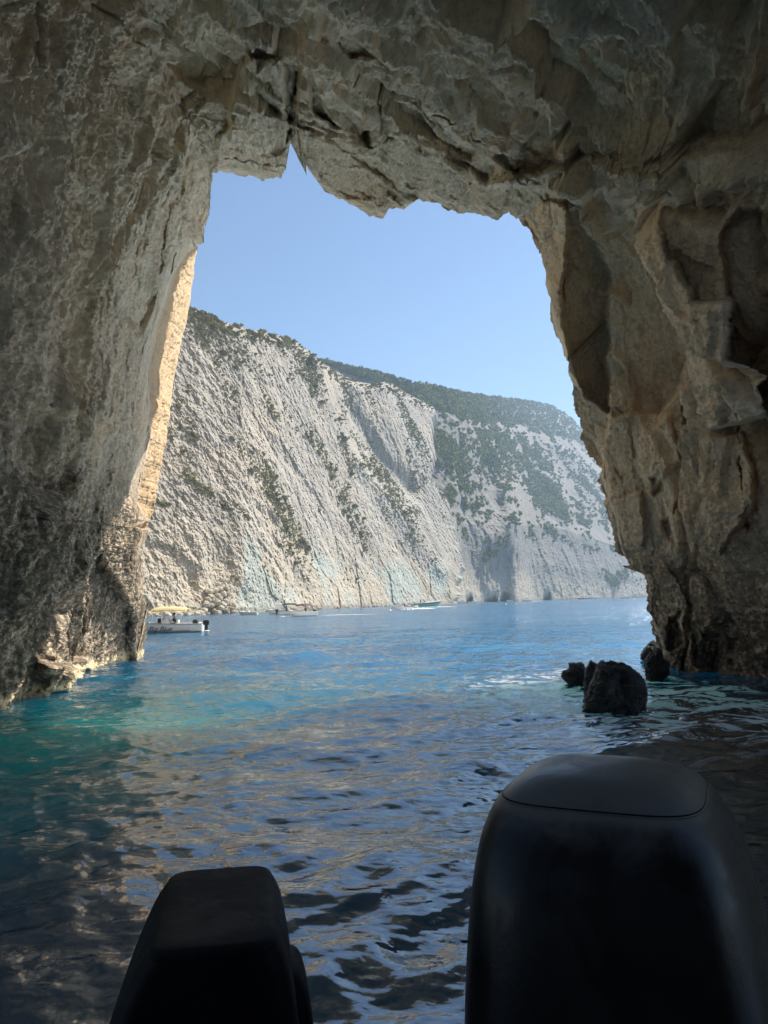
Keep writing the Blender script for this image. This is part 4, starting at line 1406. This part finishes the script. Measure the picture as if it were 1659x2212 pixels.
hd = radians(-130)
r1, p1 = open_boat(301.5, 113, hd, 5.0, 2.0, .6, "white boat with yellow rail and maroon sunshade heading out past the rocks", canvas=M_MAROON, band=M_YELL, cx=(1.0, 2.9), cz=1.72)
seated(p1, hd, 1.6, .62, "person in dark clothes at the helm of the yellow railed boat", M_BLACK)
q = place(301.5, 113); dv = np.array([cos(hd), sin(hd), 0])
wake([q - dv * 2.4 + np.array([.6, -.5, 0]), q - dv * 4 + np.array([2.0, 0, 0]), q - dv * 5 + np.array([5.0, 0, 0]), q - dv * 5.5 + np.array([8, 0, 0])], .16, 5, "thin white wake trailing behind the yellow railed boat")
wake([q + dv * 2.0, q + dv * 2.6 + np.array([-1.2, 0, 0])], .3, 6, "bow foam of the yellow railed boat")
hd = radians(18)
r2, p2 = open_boat(292.5, 134, hd, 5.0, 2.0, .55, "white boat with black stern motor and long dark sunshade behind the yellow railed boat", canvas=M_DARK, cx=(.8, 3.2), cz=1.8, band=M_BLACK)
seated(p2, hd, 1.4, .6, "person in a dark top sitting under the long dark sunshade", M_DARK)
hd = radians(165)
r3, p3 = open_boat(278.5, 141, hd, 4.6, 1.9, .55, "small white boat with a white canopy nearest the pale boulders", canvas=M_WHITE, cx=(1.0, 2.8), cz=1.7)
r4, p4_ = open_boat(248, 134, radians(175), 3.4, 1.4, .4, "small grey open boat moored close to the rockfall", hull=M_GREY, motor=False)
hd = radians(-150)
r5, p5 = open_boat(402, 166, hd, 4.6, 2.0, .55, "white inflatable speedboat leaving the large green hulled cruiser behind", hull=M_WHITE, band=M_GREY, cx=(1, 2))
seated(p5, hd, 1.6, .6, "person in a red top driving the inflatable speedboat", pm("red_shirt", (.30, .04, .05), .8))
hd = radians(-55)
r6, p6 = open_boat(411, 172, hd, 5.6, 2.2, .65, "white wakeboard boat with a white arch overlapping the green hulled cruiser", arch=2.4, band=M_NAVY)
w_ = place(411, 170)
wake([w_ + np.array([-1.0, -1.5, 0]), w_ + np.array([2.0, -1.0, 0]), w_ + np.array([6.0, 4, 0])], .7, 9, "white foam thrown up beside the wakeboard boat")
w_ = place(402, 166)
wake([w_ + np.array([-3.0, -.6, 0]), w_ + np.array([0, -1.3, 0]), w_ + np.array([3.0, .5, 0])], .35, 10, "foam along the side of the inflatable speedboat")

# cruiser
hd = radians(12)
L = 8.6
p = place(425.5, 204) - np.array([cos(hd), sin(hd), 0]) * L / 2
cr = empty("motor_cruiser", p, hd, "large motor cruiser with sea green hull and black upper band at speed", "boat")
Rc = boat_shell(cr, L, 2.7, 1.05, M_TEAL, M_WHITE, bow_rise=.55, rake=1.1, cockpit=(.05, .5), floor=.4, band=M_WHITE)
bd = MB()
for s_ in (-1, 1):
    a, b = (Rc[:, -3], Rc[:, -1]) if s_ > 0 else (Rc[:, 2], Rc[:, 0])
    lo = a * .35 + b * .65; lo[:, 1] += s_ * .03; hi = b.copy(); hi[:, 1] += s_ * .03
    bd.grid(np.stack([lo, hi]))
bd.build("hull_band", M_BLACK, cr)
cb = MB(); cb.loft([[(3.6, -1.0, 1.1), (3.6, 1.0, 1.1), (6.6, .6, 1.3), (6.6, -.6, 1.3)], [(3.7, -.85, 1.45), (3.7, .85, 1.45), (6.1, .45, 1.5), (6.1, -.45, 1.5)]]); cb.build("cabin", M_WHITE, cr)
ws = MB(); ws.grid([[(4.3, y, 1.4), (3.6, y * .9, 2.0)] for y in np.linspace(-.95, .95, 8)]); ws.grid([[(4.28, y, 1.4), (3.58, y * .9, 2.0)] for y in np.linspace(.95, -.95, 8)]); ws.build("windscreen", M_GLASS, cr)
ar = MB(); ar.tube([(3.9, -1.05, 1.2), (3.3, -.95, 2.05), (3.2, 0, 2.15), (3.3, .95, 2.05), (3.9, 1.05, 1.2)], .05, 8); ar.build("arch", M_WHITE, cr)
st2 = MB(); st2.rbox((1.4, 0, .85), (.35, .9, .28), .35); st2.build("seat", M_DARK, cr)
person((p[0] + cos(hd) * 3.0, p[1] + sin(hd) * 3.0, .45), hd, "person in black standing at the wheel of the cruiser", M_BLACK, 'stand')
w_ = place(425, 201)
wake([w_ + np.array([-5, -1.0, 0]), w_ + np.array([0, -.6, 0]), w_ + np.array([5, 1.2, 0]), w_ + np.array([9, 4, 0])], .45, 12, "long white wake along the large green hulled cruiser")

# far small boats
far_lab = ["small white boat below the first low cave of the far cliff", "white boat with a grey tube rail below the second low cave", "tiny white boat in front of the dark cave at the middle of the far cliff", "white speedboat with a short wake off the far cliff"]
for (px_, Y_, L_, h_, lb, kw) in [(462, 345, 4.2, 170, far_lab[0], dict(canvas=M_WHITE, cz=1.6)), (473, 350, 4.8, 10, far_lab[1], dict(band=M_GREY)),
                                  (509.7, 390, 3.6, 150, far_lab[2], dict(motor=True, canvas=M_DARK, cz=1.5, cx=(.9, 2.0))), (528, 395, 4.6, -30, far_lab[3], dict(canvas=M_GREY, cz=1.7)),
                                  (624, 560, 6.5, 190, "white and red open boat at the right end of the bay", dict(canvas=M_GREY, cz=2.2, band=pm("red_band", (.4, .05, .04))))]:
    open_boat(px_, Y_, radians(h_), L_, L_ * .38, .6, lb, **kw)
w_ = place(530.5, 394)
wake([w_, w_ + np.array([3, 0, 0]), w_ + np.array([7, 1, 0])], .4, 15, "short wake behind the white speedboat off the far cliff")
# sailing yacht and the wooden boat beside it
hd = radians(-12)
L = 8.8
p = place(591.2, 560) - np.array([cos(hd), sin(hd), 0]) * L / 2
sy = empty("sailing_yacht", p, hd, "white sailing yacht with bare mast anchored under the far cliff", "boat")
boat_shell(sy, L, 2.8, .95, M_WHITE, bow_rise=.3, rake=1.0, cockpit=(.05, .35), floor=.4, band=M_NAVY)
cb = MB(); cb.loft([[(3.0, -.85, .95), (3.0, .85, .95), (6.2, .5, 1.1), (6.2, -.5, 1.1)], [(3.1, -.7, 1.45), (3.1, .7, 1.45), (5.8, .4, 1.4), (5.8, -.4, 1.4)]]); cb.build("cabin", M_WHITE, sy)
ms = MB(); ms.tube([(5.0, 0, 1.3), (5.0, 0, 13.2)], [.13, .09], 8); ms.build("mast", M_WHITE, sy)
bo = MB(); bo.tube([(4.9, 0, 2.2), (1.2, 0, 2.3)], .14, 8); bo.build("boom", M_WHITE, sy)
rg = MB(); rg.tube([(8.7, 0, 1.3), (5.0, 0, 13.0)], .04, 5); rg.tube([(.1, 0, 1.0), (5.0, 0, 13.1)], .03, 5); rg.tube([(4.8, 1.3, 1.0), (5, 0, 9), (4.8, -1.3, 1.0)], .03, 5); rg.build("rigging", M_STEEL, sy)
foot_z = .95
bimini(sy, .5, 2.6, 2.2, 2.7, 1.4, M_CREAM)
rb_, pb_ = open_boat(582.5, 540, radians(5), 5.2, 2.1, .7, "brown wooden boat with dark awning beside the sailing yacht", hull=M_WOOD, deck=M_WOOD, canvas=M_DARK, cz=1.9, cx=(1, 3.8), name="wooden_boat")

# mooring buoys
bu = MB()
bu.loft([[(r * cos(a), r * sin(a), z) for a in np.linspace(0, 2 * pi, 16, endpoint=False)] for r, z in ((.03, -.2), (.2, -.14), (.28, 0), (.28, .12), (.2, .27), (.07, .34), (.06, .38), (.09, .40), (.09, .46), (.03, .48))])
b0 = bu.build("mooring_buoy", M_BUOY, None)
for i, (px_, Y_) in enumerate([(390, 150), (407, 158), (409, 160), (411.5, 157), (506, 240), (516, 255), (634, 420), (593, 470)]):
    o = b0 if i == 0 else b0.copy()
    if i: COL.objects.link(o)
    o.location = Vector(place(px_, Y_)) + Vector((0, 0, -.05))
    o["label"] = "white mooring buoy floating on the bay"; o["category"] = "buoy"; o["group"] = "white buoys on the bay"
# ------------------------------------------------------------------ the two outboard motors on our own stern
def moulded(name, color, rough, blotch, spec, dust_sheen=0.0):
    t = NT(name)
    co = t.n('ShaderNodeTexCoord').outputs['Object']
    n1 = t.noise(co, 9, 6, .65, .6); n2 = t.noise(co, 42, 4, .7)
    c = np.array(color)
    col = t.ramp(n1, [(.35, tuple(c)), (.7, tuple(c * 1.9))])
    if dust_sheen:                                            # salt and dust on upward faces, greyed to paint the sky sheen too
        nz = t.sep(t.n('ShaderNodeNewGeometry').outputs['Normal'])[2]
        col = t.mix(t.math('MULTIPLY', t.step(t.math('ADD', nz, t.math('MULTIPLY', n1, .5)), .75, 1.15), dust_sheen), col, (.16, .155, .15))
    rg = t.math('ADD', rough, t.math('MULTIPLY', t.step(n1, .4, .62), blotch))
    b = t.bsdf(col, rg, t.bump(n2, .002, .4), ior=1.5, spec=spec)
    return t.m


M_COWL = moulded("scuffed_black_cowl", (.007, .007, .008), .32, .16, .3, .7)
M_COWL2 = moulded("matt_black_cowl", (.004, .004, .005), .55, .12, .12)
M_SEAM = moulded("rubber_seal", (.004, .004, .004), .8, 0.0, .1)


def se_ring(xl, xr, yf, yb, z, e=.42, n=96, tilt=0.0):
    t = np.linspace(0, 2 * pi, n, endpoint=False)
    x = np.sign(np.cos(t)) * np.abs(np.cos(t)) ** e; y = np.sign(np.sin(t)) * np.abs(np.sin(t)) ** e
    cx, hx, cy, hy = (xl + xr) / 2, (xr - xl) / 2, (yf + yb) / 2, (yb - yf) / 2
    return np.stack([cx + hx * x, cy + hy * y, z + tilt * (cy + hy * y - yf) + 0 * x], 1)


def spline(rows, n):
    """smooth interpolation of ring parameters"""
    rows = np.array(rows, float); m = len(rows)
    s_ = np.linspace(0, m - 1, n); i = np.clip(s_.astype(int), 0, m - 2); f = (s_ - i)[:, None]
    p0, p1, p2, p3 = rows[np.clip(i - 1, 0, m - 1)], rows[i], rows[i + 1], rows[np.clip(i + 2, 0, m - 1)]
    return .5 * (2 * p1 + (p2 - p0) * f + (2 * p0 - 5 * p1 + 4 * p2 - p3) * f ** 2 + (-p0 + 3 * p1 - 3 * p2 + p3) * f ** 3)


def motor(name, loc, rz, label, body, lid, mat, e, leg):
    r = empty(name, loc, rz, label, "outboard motor")
    mb = MB(); mb.loft([se_ring(*q[:5], e=e) for q in spline(body, 40)]); cw = mb.build("cowling", mat, r)
    a = np.array(body[-1]); b = np.array(lid[0])
    g = MB(); g.loft([se_ring(a[0] + .003, a[1] - .003, a[2] + .003, a[3] - .003, a[4] - .003, e=e), se_ring(b[0] + .003, b[1] - .003, b[2] + .003, b[3] - .003, b[4] + .004, e=e)]); g.build("seal", M_SEAM, cw)
    ld = MB(); ld.loft([se_ring(*q[:5], e=min(1, q[5])) for q in spline(lid, 26)]); ld.build("cowling_lid", mat, r)
    x0, y0, zt = leg
    l = MB(); l.loft([se_ring(x0 - w_, x0 + w_, y0 - d_, y0 + d_, z_, e=.7) for w_, d_, z_ in ((.16, .26, zt), (.12, .20, zt - .25), (.07, .16, zt - .5), (.05, .15, -.1), (.045, .14, -.55))])
    lg = l.build("midsection", mat, r)
    pl = MB(); pl.rbox((x0, y0 + .14, -.05), (.16, .26, .012), .6); pl.build("cavitation_plate", mat, lg)
    gc = MB(); gc.loft([[(x0 + q * cos(a), yy, -.55 + q * sin(a)) for a in np.linspace(0, 2 * pi, 16, endpoint=False)] for yy, q in ((y0 - .3, .01), (y0 - .2, .06), (y0, .075), (y0 + .2, .06), (y0 + .3, .03))]); gc.build("gearcase", mat, lg)
    pr = MB()
    for k in range(3):
        an = 2 * pi * k / 3
        u = np.array([cos(an), 0, sin(an)]); v = np.array([-sin(an), .5, cos(an)])
        o_ = np.array([x0, y0 + .3, -.55])
        pr.add([o_ + u * .03 - v * .02, o_ + u * .12 - v * .06, o_ + u * .17, o_ + u * .12 + v * .07, o_ + u * .03 + v * .02], [(0, 1, 2, 3, 4)])
    pr.build("propeller", M_STEEL, lg)
    br = MB(); br.loft([se_ring(x0 - w_, x0 + w_, y0 - .42, y0 - .15, z_, e=.5) for w_, z_ in ((.10, zt - .1), (.13, zt - .3), (.11, .35))]); br.build("transom_bracket", mat, r)
    return r


# rows: left x, right x, front y, back y, height (+ corner exponent for the lid)
motor("outboard_motor", (.335, 1.36, -.018), radians(-24), "large black outboard with a domed scuffed cowling and a seam over its front",
      [(-.285, .30, -.02, .90, .95), (-.295, .30, .0, .92, 1.2), (-.288, .29, .0, .90, 1.42), (-.276, .272, .005, .84, 1.56), (-.262, .25, .025, .74, 1.67), (-.246, .222, .06, .65, 1.75), (-.226, .195, .10, .58, 1.80), (-.214, .183, .124, .556, 1.817)],
      [(-.2136, .1826, .1245, .5556, 1.8178, .46), (-.188, .157, .16, .52, 1.840, .5), (-.14, .11, .21, .46, 1.860, .6), (-.075, .05, .275, .39, 1.871, .8), (-.018, .0, .31, .33, 1.873, 1)],
      M_COWL, .46, (0, .36, .98))
sm = motor("outboard_motor", (-.315, 1.42, -.03), radians(10), "smaller black outboard with a flat angular top left of the domed one",
      [(-.235, .165, .0, .55, .90), (-.245, .17, .0, .56, 1.15), (-.225, .166, .0, .55, 1.33), (-.192, .158, .0, .52, 1.45), (-.145, .138, .004, .48, 1.565), (-.115, .118, .012, .46, 1.61)],
      [(-.1148, .1178, .0125, .459, 1.611, .24), (-.11, .112, .022, .44, 1.62, .24), (-.085, .09, .05, .42, 1.624, .3), (-.02, .02, .18, .28, 1.625, .8)],
      M_COWL2, .24, (0, .28, .98))
sp = MB(); sp.loft([se_ring(*q[:5], e=.35) for q in spline([(.08, .195, .12, .42, .9), (.08, .202, .10, .44, 1.2), (.08, .196, .11, .42, 1.36), (.08, .182, .14, .38, 1.45), (.08, .16, .18, .33, 1.49), (.08, .12, .22, .3, 1.50)], 24)]); sp.build("side_casing", M_COWL2, sm)
# ------------------------------------------------------------------ sea haze over the bay
if HAZE > 0:
    hz = NT("sea_haze")
    pv = hz.n('ShaderNodeVolumePrincipled')
    pv.inputs['Color'].default_value = (.52, .73, 1.0, 1); pv.inputs['Density'].default_value = HAZE; pv.inputs['Anisotropy'].default_value = .35
    hz.l(pv.outputs[0], hz.out.inputs['Volume'])
    hb = MB()
    zt_ = float(max(GA[..., 2].max(), GB[..., 2].max())) + 12
    x0, x1, y0, y1, z0, z1 = -330, 1900, -160, 1750, -12, zt_
    print('haze top', zt_, GB[...,1].max(), GB[...,0].max(), GA[...,0].min(), flush=True)
    hb.add([(x0, y0, z0), (x1, y0, z0), (x1, y1, z0), (x0, y1, z0), (x0, y0, z1), (x1, y0, z1), (x1, y1, z1), (x0, y1, z1)],
           [(3, 2, 1, 0), (4, 5, 6, 7), (0, 1, 5, 4), (1, 2, 6, 5), (2, 3, 7, 6), (3, 0, 4, 7)])
    hb.build("haze", hz.m, None, smooth=False, label="thin pale sea haze over the bay", kind='stuff')
